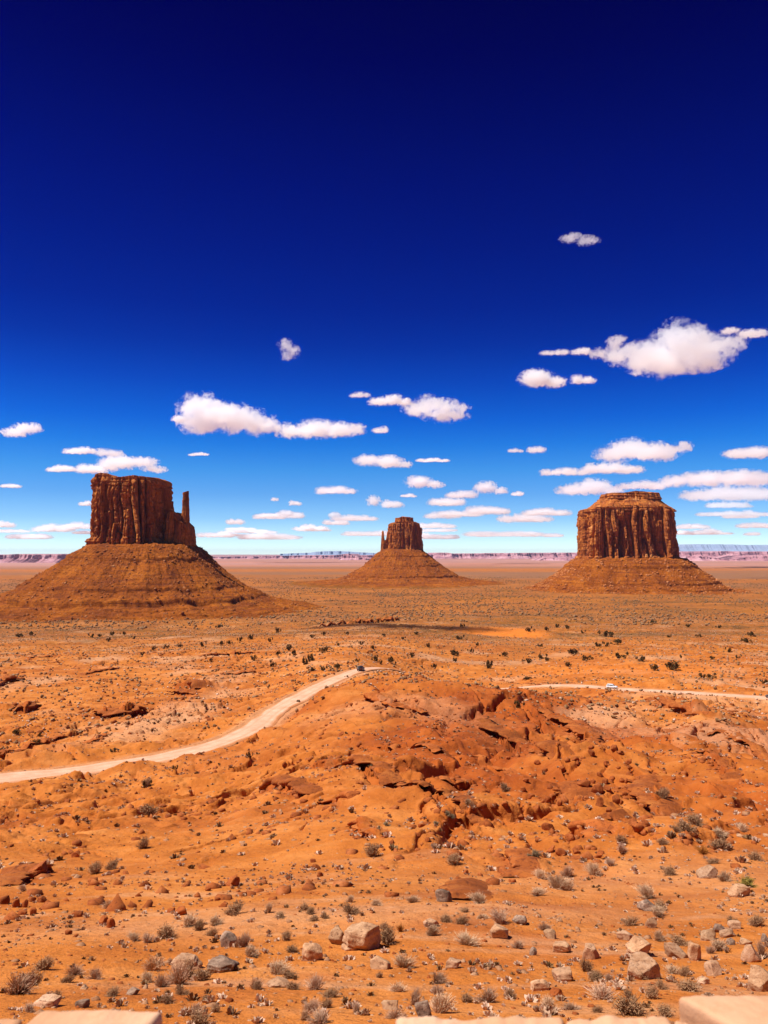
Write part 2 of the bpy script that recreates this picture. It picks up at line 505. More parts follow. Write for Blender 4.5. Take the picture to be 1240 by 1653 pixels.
MOUNDS = [  # photo pixel, height, radius
    (222, 1240, 1.2, 6), (420, 1196, 1.6, 6), (520, 1128, 1.8, 9), (60, 1285, 1.2, 9), (830, 1135, 4.0, 22), (700, 1115, 2.0, 16), (1160, 1185, 1.5, 12),
    (470, 1215, 1.4, 9), (310, 1262, 1.2, 8),
]
def terrain(X, Y, sp):
    R = np.hypot(X, Y); T = np.arctan2(X, Y)
    z = base_fast(T, R)
    side = sstep(0.9, 1.6, np.abs(T))                       # behind and beside the viewer: the mesa top
    nearw = sstep(14, 30, R)
    mid = sstep(40, 90, R) * (1 - sstep(300, 480, R))
    wide = sstep(60, 250, R) * (1 - sstep(3000, 6000, R))
    # broad swells
    z += wide * (2.2 * octv(X, Y, 170, 1, sp) + 1.1 * octv(X, Y, 80, 2, sp))
    # eroded slopes: rounded noses cut by sharp gullies
    crk = np.zeros_like(X)
    wx = X + 9 * octv(X, Y, 60, 5, sp); wy = Y + 9 * octv(X, Y, 60, 6, sp)
    bill = (np.abs(octv(wx, wy, 55, 7, sp)) - 0.3) * 3.6 + (np.abs(octv(wx, wy, 26, 8, sp)) - 0.3) * 3.0 + (np.abs(octv(wx, wy, 12, 9, sp)) - 0.3) * 1.5 + (np.abs(octv(wx, wy, 5.5, 10, sp)) - 0.3) * 0.6
    gm = mid * (0.35 + 0.65 * sstep(-0.12, 0.08, T))
    z += bill * gm
    # long erosion lines running down towards the viewpoint: narrow runnels and broken scarps
    ex_ = X + 6 * octv(X, Y, 33, 111, sp) + 2.2 * octv(X, Y, 9, 112, sp) + 0.8 * octv(X, Y, 3, 113, sp); ey_ = Y + 8 * octv(X, Y, 40, 114, sp)
    rot = 0.35
    for wl_, st_, dep, wid, sd in ((30, 3.2, 1.5, 0.50, 121), (15, 3.0, 0.9, 0.32, 131), (9, 3.0, 0.5, 0.22, 135), (52, 1.6, 1.0, 0.6, 141)):
        a_ = ex_ * math.cos(rot) - ey_ * math.sin(rot) * 0.6; b__ = ex_ * math.sin(rot) + ey_ * math.cos(rot)
        nn = pn(a_ / wl_, b__ / (wl_ * st_), sd)
        dist = nn * wl_ * 0.55                                  # about metres from the line
        gate = sstep(-0.15, 0.2, pn(X / (wl_ * 1.3), Y / (wl_ * 2), sd + 3))
        act = gate * sstep(48, 75, R) * (1 - sstep(270, 350, R)) * (0.35 + 0.65 * sstep(-0.16, 0.02, T))
        act = act * sstep(0.9, 2.0, wid * 2 / (0.4 * sp))
        z -= dep * act * np.exp(-(dist / wid) ** 2)
        z += dep * 0.8 * act * sstep(-0.25 * wid, 0.25 * wid, -dist - wid * 0.7) * np.exp(-np.maximum(-dist, 0) / (wl_ * 0.10))
        crk = np.maximum(crk, act * np.exp(-(dist / (2.2 * wid)) ** 2))
    z += crk * (0.55 * (np.abs(octv(X, Y, 2.3, 151, sp)) - 0.2) + 0.35 * (np.abs(octv(X, Y, 0.9, 152, sp)) - 0.2) + 0.2 * octv(X, Y, 0.45, 153, sp))
    # strata: little cliffs along contours of a swell field
    fld = 0.65 * octv(X, Y, 95, 21, sp) + 0.3 * octv(X, Y, 38, 22, sp) + 0.16 * octv(X, Y, 13, 23, sp) + 0.07 * octv(X, Y, 4.5, 24, sp)
    k = fld * 4.2
    fr = k - np.floor(k)
    st = np.floor(k) + sstep(0.90, 0.965, fr) - 0.25 * sstep(0.6, 0.9, fr) * (1 - sstep(0.90, 0.965, fr)) - k
    strata = sstep(55, 110, R) * (1 - sstep(900, 1500, R))
    rocky = sstep(-0.1, 0.35, octv(X, Y, 140, 31, sp) + 0.3 * octv(X, Y, 30, 32, sp))
    z += 1.5 * st * strata * (0.25 + 0.75 * rocky) * sstep(60, 400, R + 140)
    # fine roughness
    rough = (0.4 + 0.6 * rocky)
    z += rough * sstep(10, 30, R) * (1 + 0.9 * sstep(50, 90, R)) * (0.36 * octv(X, Y, 6.5, 41, sp) + 0.22 * np.abs(octv(X, Y, 3.6, 48, sp)) + 0.17 * octv(X, Y, 2.8, 42, sp) + 0.14 * np.abs(octv(X, Y, 1.3, 43, sp)) + 0.04 * octv(X, Y, 0.6, 44, sp) + 0.02 * octv(X, Y, 0.27, 45, sp))
    far_r = sstep(150, 400, R)
    z += far_r * (0.5 * octv(X, Y, 14, 46, sp) + 0.9 * octv(X, Y, 34, 47, sp)) * (1 - sstep(1500, 3000, R))
    for px, py, h, rad in MOUND_W:
        z += h * np.exp(-((X - px) ** 2 + (Y - py) ** 2) / rad ** 2)
    # rock ledges facing the viewpoint, slightly undercut
    dx = np.zeros_like(X); dy = np.zeros_like(X)
    edge = np.zeros_like(X)
    jit = 0.9 * octv(X, Y, 6.5, 51, sp) + 0.6 * octv(X, Y, 2.6, 52, sp) + 0.4 * octv(X, Y, 1.1, 53, sp) + 0.2 * octv(X, Y, 0.5, 54, sp)
    for W, h, run in LEDGES_W:
        idx, d, s, f = seg_field(X, Y, W, run * 3)
        if not len(idx): continue
        u = d * s + jit[idx] * min(1.0, h * 0.7)
        env = sstep(0, 0.14, f) * sstep(0, 0.14, 1 - f)
        hh = h * env * np.clip(0.55 + 0.9 * pn(X[idx] / 6, Y[idx] / 6, 61) + 0.4 * pn(X[idx] / 2, Y[idx] / 2, 62), 0.08, 1.4)
        e = max(0.06, 0.08 * h)
        up = 1.1 * sstep(-e, e, u) * np.exp(-np.maximum(u, 0) / run)
        dn = -0.35 * np.exp(-((u + 0.5 * h) / (0.6 * h)) ** 2)
        z[idx] += hh * (up + dn)
        over = np.exp(-((u - e) / (0.5 * h)) ** 2) * (u > -e) * hh * 0.45
        rr = np.maximum(R[idx], 1)
        dx[idx] -= over * X[idx] / rr; dy[idx] -= over * Y[idx] / rr
        edge[idx] = np.maximum(edge[idx], env * np.exp(-(u / (1.6 * h)) ** 2))
    edge = np.maximum(edge, crk * 0.8)
    # the ground before the right stretch of road falls away enough to leave it in view
    bt = np.interp(T, ROAD_T, ROAD_E); br = np.interp(T, ROAD_T, ROAD_R)
    lim = bt * R - 0.6
    wv = sstep(0.165, 0.20, T) * (1 - sstep(0.62, 0.8, T)) * sstep(0.55, 0.72, R / br) * (R < br)
    z = z - np.maximum(z - lim, 0) * wv
    # graded road bed
    idx, d, s, f = seg_field(X, Y, ROAD[:, :2], 30)
    roadm = np.zeros_like(X)
    if len(idx):
        kk = np.clip(np.round(f * (len(ROAD) - 1)), 0, len(ROAD) - 1).astype(int)
        rz = ROAD[kk, 2]
        w = 1 - sstep(ROAD_W + 0.6, ROAD_W + 9, d + 1.2 * octv(X[idx], Y[idx], 9, 55, sp[idx]))
        z[idx] = z[idx] * (1 - w) + (rz - 0.40) * w
        berm = np.exp(-((d - ROAD_W - 1.0) / 0.7) ** 2) * 0.45
        z[idx] += berm * (0.6 + 0.6 * octv(X[idx], Y[idx], 4, 56, sp[idx]))
        roadm[idx] = 1 - sstep(ROAD_W, ROAD_W + 4, d)
    zb = -1.66 - 0.03 * R
    z = z * (1 - side) + zb * side
    z = np.where((R < 1.75) | ((Y < 1.6) & (R < 30)), np.maximum(z, -1.66), z)
    return z, dx, dy, edge, rocky, roadm
MOUND_W = []
for px, py, h, rad in MOUNDS:
    q = ground_pick(px, py, base_h)
    MOUND_W.append((q[0], q[1], h, rad))
Xf = (RRg * np.sin(THg)).ravel(); Yf = (RRg * np.cos(THg)).ravel()
dth = np.gradient(TH)
SPg = np.maximum(spacing(RRg), 0.5 * RRg * dth[None, :]).ravel()
Zf, DXf, DYf, EDGE, ROCKY, ROADM = terrain(Xf, Yf, SPg)
ZG = Zf.reshape(RRg.shape)
def ground_z(x, y):
    r = np.hypot(x, y); t = np.arctan2(x, y)
    a = np.clip(np.interp(r, RS, np.arange(len(RS))), 0, len(RS) - 1.001); c = np.clip(np.interp(t, TH, np.arange(len(TH))), 0, len(TH) - 1.001)
    i = a.astype(int); j = c.astype(int); fa = a - i; fc = c - j
    return ZG[i, j] * (1 - fa) * (1 - fc) + ZG[i + 1, j] * fa * (1 - fc) + ZG[i, j + 1] * (1 - fa) * fc + ZG[i + 1, j + 1] * fa * fc
def pick(px, py, lo=8.0, hi=6000.0):
    x, y, r = ground_pick(px, py, lambda t, r: ground_z(r * np.sin(t), r * np.cos(t)), lo, hi, 2500)
    return x, y, float(ground_z(np.array([x]), np.array([y]))[0])

# soil masks, and a haze tint for the far plain
Rf = np.hypot(Xf, Yf); Tf = np.arctan2(Xf, Yf)
def blob(px, py, d, wx_, wy_):
    q = at(px, py, d)
    return np.exp(-(((Xf - q[0]) / wx_) ** 2 + ((Yf - q[1]) / wy_) ** 2))
nz = fbm(Xf / 60, Yf / 60, 71, 4)
red = sstep(-0.25, 0.35, nz + 0.5 * sstep(-0.10, 0.10, Tf) - 0.3) * sstep(45, 75, Rf) * (1 - sstep(230, 330, Rf))
red = np.maximum(red, EDGE * 0.9)
pale = 0.75 * sstep(0.0, 0.45, fbm(Xf / 45, Yf / 45, 75, 4)) * sstep(150, 260, Rf) * (1 - sstep(900, 1500, Rf))
pale = np.maximum(pale, 0.5 * sstep(0.15, 0.6, fbm(Xf / 9, Yf / 9, 77, 3) + 1.2 * blob(1200, 1205, 190, 22, 35) - 0.25) * blob(1180, 1200, 190, 40, 60))
pale = np.maximum(pale, 0.45 * blob(620, 1475, 36, 12, 2.5) + 0.35 * blob(300, 1500, 33, 8, 2.5) + 0.3 * blob(1030, 1420, 48, 12, 7))
pale = np.maximum(pale, ROADM * 0.6)
nearm = 1 - sstep(45, 70, Rf)
pale = np.maximum(pale, 0.5 * nearm * sstep(0.05, 0.5, fbm(Xf / 12, Yf / 4, 91, 4)))
red = np.maximum(red, 0.55 * nearm * sstep(0.05, 0.5, fbm(Xf / 9 + 4, Yf / 5, 93, 4)))
dune = np.clip(2.4 * blob(815, 1024, 830, 44, 75) - 0.5, 0, 1) + np.clip(0.9 * blob(1000, 1078, 440, 75, 55) - 0.2, 0, 0.7)
dune = np.clip(dune, 0, 1)
veg = sstep(330, 1000, Rf + 250 * nz) * 0.85 * (1 - 0.55 * sstep(3000, 6000, Rf))
vb = fbm(Xf / 420 + 9, Yf / 120, 87, 4)
veg = np.maximum(veg * 0.8, 1.0 * sstep(-0.12, 0.22, vb) * sstep(560, 850, Rf) * (1 - sstep(2600, 3600, Rf)))
veg = veg * (1 - dune)
veg = np.maximum(veg, 0.8 * sstep(0.2, 0.6, blob(690, 1012, 780, 110, 90) + 0.4 * nz))
bands = fbm(Xf / 5000 + 3, Yf / 900, 81, 4)
grey = sstep(-0.25, 0.25, bands) * sstep(2300, 3600, Rf) * 0.75
grey = np.maximum(grey, 0.55 * sstep(0.1, 0.4, fbm(Xf / 2500, Yf / 500, 83, 3)) * sstep(2500, 3500, Rf))
haze_rose = sstep(5000, 8500, Rf) * (0.55 + 0.5 * fbm(Xf / 6000, Yf / 1500, 97, 3))  # pink of the haze, painted onto the plain as distance grows
ground = mesh_np("ground", np.stack([Xf + DXf, Yf + DYf, Zf], 1), quads=grid_quads(len(RS), len(TH), wrap=True), mat=M_ground, smooth=False,
                 attrs={'red': red, 'pale': pale, 'dune': dune, 'veg': veg, 'grey': grey, 'haze_rose': np.clip(haze_rose, 0, 1)})
tag(ground, "orange desert ground with eroded slopes and rock ledges", None, None, 'structure')

# ------------------------------------------------------------------ dirt road
def road_material():
    m, n, l, b = new_mat("pale_road_dust")
    ed = attr(n, 'verge'); ru = attr(n, 'rut')
    p = posn(n, l)
    g = noise(n, l, p, 0.25, 5, 0.6); f = noise(n, l, p, 2.5, 5, 0.65)
    c = rampf(n, l, g, [(0.3, (0.55, 0.28, 0.16)), (0.6, (0.68, 0.39, 0.25)), (0.8, (0.74, 0.46, 0.31))])
    c = mix(n, l, rampf(n, l, f, [(0.35, 0.35), (0.5, 0.0)]), c, (0.50, 0.23, 0.10))
    c = mix(n, l, math_n(n, l, 'MULTIPLY', ru, 0.75), c, (0.50, 0.225, 0.105))
    ev = math_n(n, l, 'MULTIPLY', ed, rampf(n, l, f, [(0.3, 1.0), (0.7, 0.55)]))
    c = mix(n, l, ev, c, (0.50, 0.165, 0.035))
    l.new(c, b.inputs['Base Color'])
    l.new(bump(n, l, f, 0.5, 0.15), b.inputs['Normal'])
    return m
tang = np.gradient(ROAD[:, :2], axis=0); tang /= np.linalg.norm(tang, axis=1)[:, None]
nrm = np.stack([-tang[:, 1], tang[:, 0]], 1)
off = np.linspace(-1, 1, 21)
crest = 1 - 0.22 * np.exp(-((np.arange(len(ROAD)) - int(np.argmin(np.abs(_rr - 300) + 1e3 * (np.abs(_rt + 0.034) > 0.05)))) / 40.0) ** 2)
ew = ROAD_W * crest + 0.9 * pn(np.arange(len(ROAD)) / 6.0, 0.3, 91) + 0.35 * pn(np.arange(len(ROAD)) / 1.7, 0.3, 92)
ew2 = ROAD_W * crest + 0.9 * pn(np.arange(len(ROAD)) / 5.0, 7.3, 93) + 0.35 * pn(np.arange(len(ROAD)) / 1.6, 2.3, 94)
rv = []; rvg = []; rru = []
for o_ in off:
    e = ew if o_ > 0 else ew2
    q = ROAD[:, :2] + nrm * (o_ * e)[:, None]
    rvg.append(sstep(0.62, 0.98, abs(o_) + 0.18 * pn(np.arange(len(ROAD)) / 3.0, o_ * 2, 95))); rru.append(np.exp(-((abs(o_) - 0.38) / 0.10) ** 2) * (0.6 + 0.5 * pn(np.arange(len(ROAD)) / 9.0, np.sign(o_), 96)))
    zz = ROAD[:, 2] + 0.05 - 0.35 * max(0, abs(o_) - 0.85) / 0.15 - 0.05 * np.exp(-((abs(o_) - 0.4) / 0.12) ** 2)
    rv.append(np.column_stack([q, zz]))
rv = np.stack(rv, 1).reshape(-1, 3)
road = mesh_np("dirt_road", rv, quads=grid_quads(len(ROAD), 21), mat=road_material(), smooth=True, attrs={'verge': np.stack(rvg, 1).ravel(), 'rut': np.stack(rru, 1).ravel()})
tag(road, "pale dusty unpaved road winding across the desert floor", None, None, 'structure')

# ------------------------------------------------------------------ rock ledges breaking out of the slopes
def ledge_body(W, h, seed):
    L = np.concatenate([[0], np.cumsum(np.linalg.norm(np.diff(W, axis=0), axis=1))])
    step = float(np.clip(h * 0.13, 0.12, 1.2))
    n = max(30, int(L[-1] / step))
    sl = np.linspace(0, L[-1], n)
    x = np.interp(sl, L, W[:, 0]); y = np.interp(sl, L, W[:, 1])
    for _ in range(6):
        x[1:-1] = 0.25 * x[:-2] + 0.5 * x[1:-1] + 0.25 * x[2:]; y[1:-1] = 0.25 * y[:-2] + 0.5 * y[1:-1] + 0.25 * y[2:]
    tx, ty = np.gradient(x), np.gradient(y); q = np.hypot(tx, ty) + 1e-9
    nx, ny = -ty / q, tx / q
    flip = np.where(nx * x + ny * y < 0, -1, 1); nx *= flip; ny *= flip
    k = np.floor(sl / (1.7 * h) + 0.6 * pn(sl / (4 * h), 0.3, seed)); fr = sl / (1.7 * h) + 0.6 * pn(sl / (4 * h), 0.3, seed) - k
    blk = rnd(k, seed) - 0.5; blz = rnd(k + 40, seed + 1)
    wig = h * (0.9 * pn(sl / (5 * h), 1.1, seed + 2) + 0.45 * pn(sl / (1.5 * h), 2.1, seed + 3) + 0.22 * pn(sl / (0.5 * h), 3.1, seed + 4)) + 0.7 * h * blk
    gap = np.exp(-(np.minimum(fr, 1 - fr) / 0.06) ** 2)
    env = sstep(0, 0.10, sl / L[-1]) * sstep(0, 0.10, 1 - sl / L[-1])
    keep = sstep(-0.5, -0.1, pn(sl / (12 * h), 4.4, seed + 5) + 0.35)
    hl = h * env * keep * (0.65 + 0.5 * blz) * (1 - 0.35 * gap)
    zb = ground_z(x - nx * 1.6 * h, y - ny * 1.6 * h)
    zu = ground_z(x + nx * 1.6 * h, y + ny * 1.6 * h)
    zt = np.maximum(zu, zb + 0.25 * hl) + 0.10 * hl
    for _ in range(4): zt[1:-1] = 0.25 * zt[:-2] + 0.5 * zt[1:-1] + 0.25 * zt[2:]
    zt = np.where(hl < 0.06 * h, np.minimum(zu, zb) - 0.3 * h, zt - 0.25 * h * (1 - env * keep) + 0.10 * h * (blz - 0.5))
    drop = np.maximum(zt - zb, 0.05)
    rows = []
    for u, f, m_ in ((2.4, 1.0, -0.25), (1.7, 1.0, -0.06), (1.2, 1.0, 0.02), (0.45, 1.0, 0.05), (0.0, 1.0, 0.0), (-0.30, 0.92, 0.0), (-0.40, 0.74, 0.0), (-0.20, 0.60, 0), (0.55, 0.54, 0), (0.95, 0.40, 0), (0.85, 0.18, 0), (0.6, 0.0, 0), (0.5, -0.5, 0)):
        uu = u * h + wig * (1.0 if u < 1 else 0.5) + 0.10 * h * pn(sl / (0.4 * h), f * 3, seed + 6) + gap * 0.35 * h * (f < 0.99)
        zz = zb + drop * f + m_ * h + 0.06 * h * pn(sl / (0.7 * h), u * 1.3 + f, seed + 7)
        if u >= 1.2:
            zz = ground_z(x + nx * uu, y + ny * uu) * (1.0 if u > 1.5 else 0.5) + (zt if u < 1.5 else 0) * 0.5 + m_ * h
        rows.append(np.column_stack([x + nx * uu, y + ny * uu, zz]))
    o = mesh_np("rock_ledge", np.vstack(rows), quads=grid_quads(len(rows), n), mat=M_ledge, smooth=False)
    o['kind'] = 'structure'
    tag(o, "rough red rock ledge with an undercut shadowed face breaking out of the slope")
    return o
M_ledge = simple_rock("ledge_rock", [(0.3, (0.20, 0.048, 0.011)), (0.5, (0.36, 0.090, 0.017)), (0.7, (0.47, 0.145, 0.03))], 0.35, (0.12, 0.028, 0.010), (0.52, 0.19, 0.06), 0.8, 0.2, 2.2)
for i, (W, h, run) in enumerate(LEDGES_W):
    ledge_body(W, h * (1.45 if h < 5 else 0.45), 700 + 9 * i)

# ------------------------------------------------------------------ buttes
def outline(n, a, b_, ex, seed, wob):
    ph = np.linspace(0, 2 * np.pi, n, endpoint=False) - np.pi / 2 + np.pi     # seam at the back
    c, s = np.cos(ph), np.sin(ph)
    r = (np.abs(c) ** ex + np.abs(s) ** ex) ** (-1 / ex)
    r = r * (1 + wob * fbm(2.0 + 1.3 * c, 5.0 + 1.3 * s, seed, 3))
    return np.stack([a * r * c, b_ * r * s], 1)

def cliff(name, parent, cx, cy, a, b_, z0, ztop, seed, ex=3.6, wob=0.10, nu=760, nv=170, taper=0.05, flute=1.0, strata_top=0.12, strata_bot=0.13, clefts=(), prof=None):
    """a sheer rock mass: columns, cracks, alcoves and bedded bands; ztop(x, y) gives the height of its crown"""
    O = outline(nu, a, b_, ex, seed, wob)
    P = np.vstack([O, O[:1]])
    s = np.concatenate([[0], np.cumsum(np.linalg.norm(np.diff(P, axis=0), axis=1))])[:-1]
    nr = np.gradient(np.vstack([O[-1:], O, O[:1]]), axis=0)[1:-1]
    nr = np.stack([nr[:, 1], -nr[:, 0]], 1); nr /= np.linalg.norm(nr, axis=1)[:, None] + 1e-9
    if (nr * O).sum() < 0: nr = -nr
    rows = []
    zt = ztop(O[:, 0], O[:, 1])
    vf = np.linspace(-0.12, 1, nv)
    for v in vf:
        zz = z0 + v * (zt - z0)
        q = np.clip(v, 0, 1)
        S = s + 2.0 * pn(s / 40, zz / 60, seed + 5)
        w1, w2 = 17.0 * flute ** 0.5, 6.5 * flute ** 0.5
        g1 = S / w1 + 1.5 * pn(s / 60, zz / 260, seed + 1) + 0.35 * pn(s / 16, zz / 90, seed + 51)
        k1 = np.floor(g1); f1 = g1 - k1
        g2 = S / w2 + 1.3 * pn(s / 24, zz / 110, seed + 2) + 0.4 * pn(s / 7, zz / 30, seed + 52)
        k2 = np.floor(g2); f2 = g2 - k2
        lev1 = np.floor(q * 3 + rnd(k1, seed)); lev2 = np.floor(q * 5 + rnd(k2, seed + 9) * 2)
        off_ = 12.0 * (rnd(k1 * 7 + 3, seed) - 0.6) + 3.2 * (rnd(k1 * 31 + lev1 * 5, seed + 1) - 0.5)
        off_ += 4.2 * (rnd(k2 * 3 + lev2 * 11, seed + 2) - 0.5)
        off_ += 8.5 * (np.sqrt(np.clip(4 * f1 * (1 - f1), 0, 1)) - 0.6) * 2.4 * rnd(k1 + 11, seed + 4) ** 2.5 + 3.0 * rnd(k2 + 5 * lev2, seed + 6) * (np.sqrt(np.clip(4 * f2 * (1 - f2), 0, 1)) - 0.6)
        crack1 = np.exp(-(np.minimum(f1, 1 - f1) / 0.07) ** 2) * (0.4 + rnd(k1 + 77, seed))
        crack2 = np.exp(-(np.minimum(f2, 1 - f2) / 0.10) ** 2) * rnd(k2 + 55, seed)
        off_ -= 9.5 * crack1 * (1 - 0.5 * q) + 3.2 * crack2
        off_ += 10.0 * fbm(s / 55, zz / 120, seed + 21, 3) + 1.8 * (np.abs(pn(s / 14, zz / 18, seed + 24)) - 0.3) + 1.3 * pn(s / 9, zz / 7, seed + 22) + 0.8 * pn(s / 3.5, zz / 3.5, seed + 23)
        off_ = (off_ - off_.mean() - 3.0) * flute
        # bedded foot and bedded crown
        damp = 1 - 0.65 * sstep(1 - strata_top, 1 - strata_top * 0.5, q) - 0.5 * (1 - sstep(strata_bot * 0.6, strata_bot, q))
        off_ *= damp
        bed = pn(zz / 5.0, s / 300, seed + 31) * 1.6 + pn(zz / 2.2, s / 120, seed + 32) * 0.9
        off_ += bed * flute * (sstep(1 - strata_top * 1.3, 1 - strata_top, q) + (1 - sstep(strata_bot * 0.8, strata_bot * 1.1, q)) + 0.18)
        off_ += 3.0 * flute * (1 - sstep(strata_bot * 0.75, strata_bot, q))
        for c0, cw_, cd_, cq in clefts:             # deep clefts splitting the face
            off_ -= cd_ * np.exp(-((O[:, 0] - c0 - 0.5 * cw_ * pn(zz / 30, 0.5, seed + 61)) / cw_) ** 2) * (O[:, 1] < 0) * (1 - sstep(cq - 0.15, cq, q))
        if prof is not None: off_ += np.interp(q, prof[0], prof[1])
        sc = 1 - taper * q
        rows.append(np.column_stack([O * sc + nr * off_[:, None], zz]))
    last = rows[-1].copy()
    for t in (0.97, 0.9, 0.8, 0.65, 0.45, 0.2, 0.02):
        xy = last[:, :2] * t
        ru = 1.0 * pn(xy[:, 0] / 14, xy[:, 1] / 14, seed + 41) + 0.5 * pn(xy[:, 0] / 5, xy[:, 1] / 5, seed + 42)
        rows.append(np.column_stack([xy, ztop(xy[:, 0], xy[:, 1]) + ru * flute * (1 if t < 0.95 else 0.3)]))
    V = np.vstack(rows)
    V[:, 0] += cx; V[:, 1] += cy
    o = mesh_np(name, V, quads=grid_quads(len(rows), nu, wrap=True)[:, ::-1], mat=M_cliff, parent=parent, smooth=False)
    return o, O

def talus(parent, cx, cy, O, prof, seed, nu=900, ang0=-2.0, stretch=1.0, steep=0.0):
    """the scree apron: profile (distance from the cliff foot, z) with ledges, ribs and rills"""
    k = np.linspace(0, len(O), nu, endpoint=False)
    i0 = k.astype(int) % len(O); i1 = (i0 + 1) % len(O); fr = (k - k.astype(int))[:, None]
    P = O[i0] * (1 - fr) + O[i1] * fr
    for _ in range(30):
        P = 0.25 * np.roll(P, 1, 0) + 0.5 * P + 0.25 * np.roll(P, -1, 0)
    ctr = P.mean(0)
    ang = np.arctan2(P[:, 1] - ctr[1], P[:, 0] - ctr[0])
    nr = np.stack([np.cos(ang), np.sin(ang)], 1)
    pd, pz = np.array(prof, float).T
    ds = []
    for a, b_ in zip(pd[:-1], pd[1:]):
        ds += list(np.linspace(a, b_, max(3, int((b_ - a) / 1.6)), endpoint=False))
    ds = np.array([-20, -10, -4] + ds + [pd[-1]])
    rows = []; vg = []
    ax = np.cos(ang) * 3; ay = np.sin(ang) * 3
    reach = 1 + 0.10 * fbm(ax, ay, seed + 3, 3)
    pds = np.arange(-30, pd[-1] + 30, 2.0); pzs = np.interp(pds, pd, pz)
    for _ in range(160): pzs[1:-1] = 0.25 * pzs[:-2] + 0.5 * pzs[1:-1] + 0.25 * pzs[2:]
    wl = np.clip(sstep(-0.45, 0.35, np.cos(ang - ang0) + 0.9 * fbm(ax * 1.5, ay * 1.5, seed + 15, 3) + 0.35), 0.3, 1)
    for d in ds:
        q = P + nr * (d * reach * (1 - steep * np.maximum(np.cos(ang), 0) * (1 - sstep(70, 220, d))))[:, None] * stretch
        wob = 4.0 * pn(q[:, 0] / 60, q[:, 1] / 60, seed + 4) * sstep(0, 40, d)
        dd = np.maximum(d + wob + 1.5 * pn(q[:, 0] / 14, q[:, 1] / 14, seed + 8), d * 0.2)
        z = np.interp(dd, pd, pz) * wl + np.interp(dd, pds, pzs) * (1 - wl) + (0.35 * min(d, 0) if d < 0 else 0) * -0.6
        amp = sstep(2, 30, d)
        z = z + amp * (4.5 * pn(ang * 5, d / 110, seed + 5) + 1.3 * pn(ang * 13, d / 60, seed + 16) - 0.7 * np.exp(-(pn(ang * 11, d / 160, seed + 17) / 0.10) ** 2) + 1.0 * pn(ang * 24, d / 50, seed + 6)) * (1 - 0.6 * sstep(0.65 * pd[-1], pd[-1], d))
        bz = (z + 1.5 * pn(q[:, 0] / 70, q[:, 1] / 70, seed + 12)) / 9.0
        z = z + amp * 1.5 * (sstep(0.72, 0.92, bz - np.floor(bz)) - (bz - np.floor(bz))) * sstep(-0.2, 0.3, pn(q[:, 0] / 50, q[:, 1] / 50 + z / 30, seed + 13))
        z = z + 1.2 * pn(q[:, 0] / 9, q[:, 1] / 9, seed + 7) + 1.9 * np.maximum(pn(q[:, 0] / 6, q[:, 1] / 6, seed + 19) - 0.1, 0) + 1.4 * np.abs(pn(q[:, 0] / 4, q[:, 1] / 4, seed + 9)) + 0.6 * pn(q[:, 0] / 2, q[:, 1] / 2, seed + 10)
        rows.append(np.column_stack([q, z])); vg.append(np.full(nu, float(sstep(0.55 * pd[-1], 0.95 * pd[-1], d))))
    V = np.vstack(rows); V[:, 0] += cx; V[:, 1] += cy
    o = mesh_np("talus_slope", V, quads=grid_quads(len(rows), nu, wrap=True)[:, ::-1], mat=M_talus, parent=parent, smooth=False, attrs={'veg': np.concatenate(vg)})
    return o, V.reshape(len(rows), nu, 3), ds

def lump(n_sub, seed):
    bm = bmesh.new()
    bmesh.ops.create_icosphere(bm, subdivisions=n_sub, radius=1)
    v = np.array([x.co[:] for x in bm.verts]); f = np.array([[x.index for x in y.verts] for y in bm.faces])
    bm.free()
    g = np.random.default_rng(seed)
    for _ in range(11):
        d = g.normal(size=3); d /= np.linalg.norm(d); h = g.uniform(0.25, 0.75)
        k = np.maximum(v @ d - h, 0); v = v - k[:, None] * d
    return v, f
def merged(templates, pos, scl, rotz, name, mat, parent=None, squash=None, attrs_fn=None):
    """many small copies as one mesh (for what nobody could count)"""
    V, T, off_ = [], [], 0
    for ti, (tv, tf) in enumerate(templates):
        idx = np.arange(ti, len(pos), len(templates))
        if not len(idx): continue
        c, s = np.cos(rotz[idx]), np.sin(rotz[idx])
        sx = scl[idx]
        x = (tv[None, :, 0] * c[:, None] - tv[None, :, 1] * s[:, None]) * sx[:, None]
        y = (tv[None, :, 0] * s[:, None] + tv[None, :, 1] * c[:, None]) * sx[:, None]
        zq = tv[None, :, 2] * (sx if squash is None else sx * squash[idx])[:, None]
        vv = np.stack([x, y, zq], -1) + pos[idx][:, None, :]
        V.append(vv.reshape(-1, 3))
        T.append((tf[None] + (np.arange(len(idx)) * len(tv))[:, None, None]).reshape(-1, tf.shape[1]) + off_)
        off_ += len(idx) * len(tv)
    V = np.vstack(V); T = np.vstack(T)
    return mesh_np(name, V, quads=T if T.shape[1] == 4 else None, tris=T if T.shape[1] == 3 else None, mat=mat, parent=parent)
M_scree = simple_rock("scree_rock", [(0.35, (0.20, 0.050, 0.012)), (0.5, (0.36, 0.11, 0.025)), (0.65, (0.50, 0.21, 0.08))], 0.05, (0.13, 0.035, 0.012), (0.54, 0.25, 0.11), 0.5, 0.3, 0.8)
ROCKS_S = [lump(1, 100 + i) for i in range(5)]
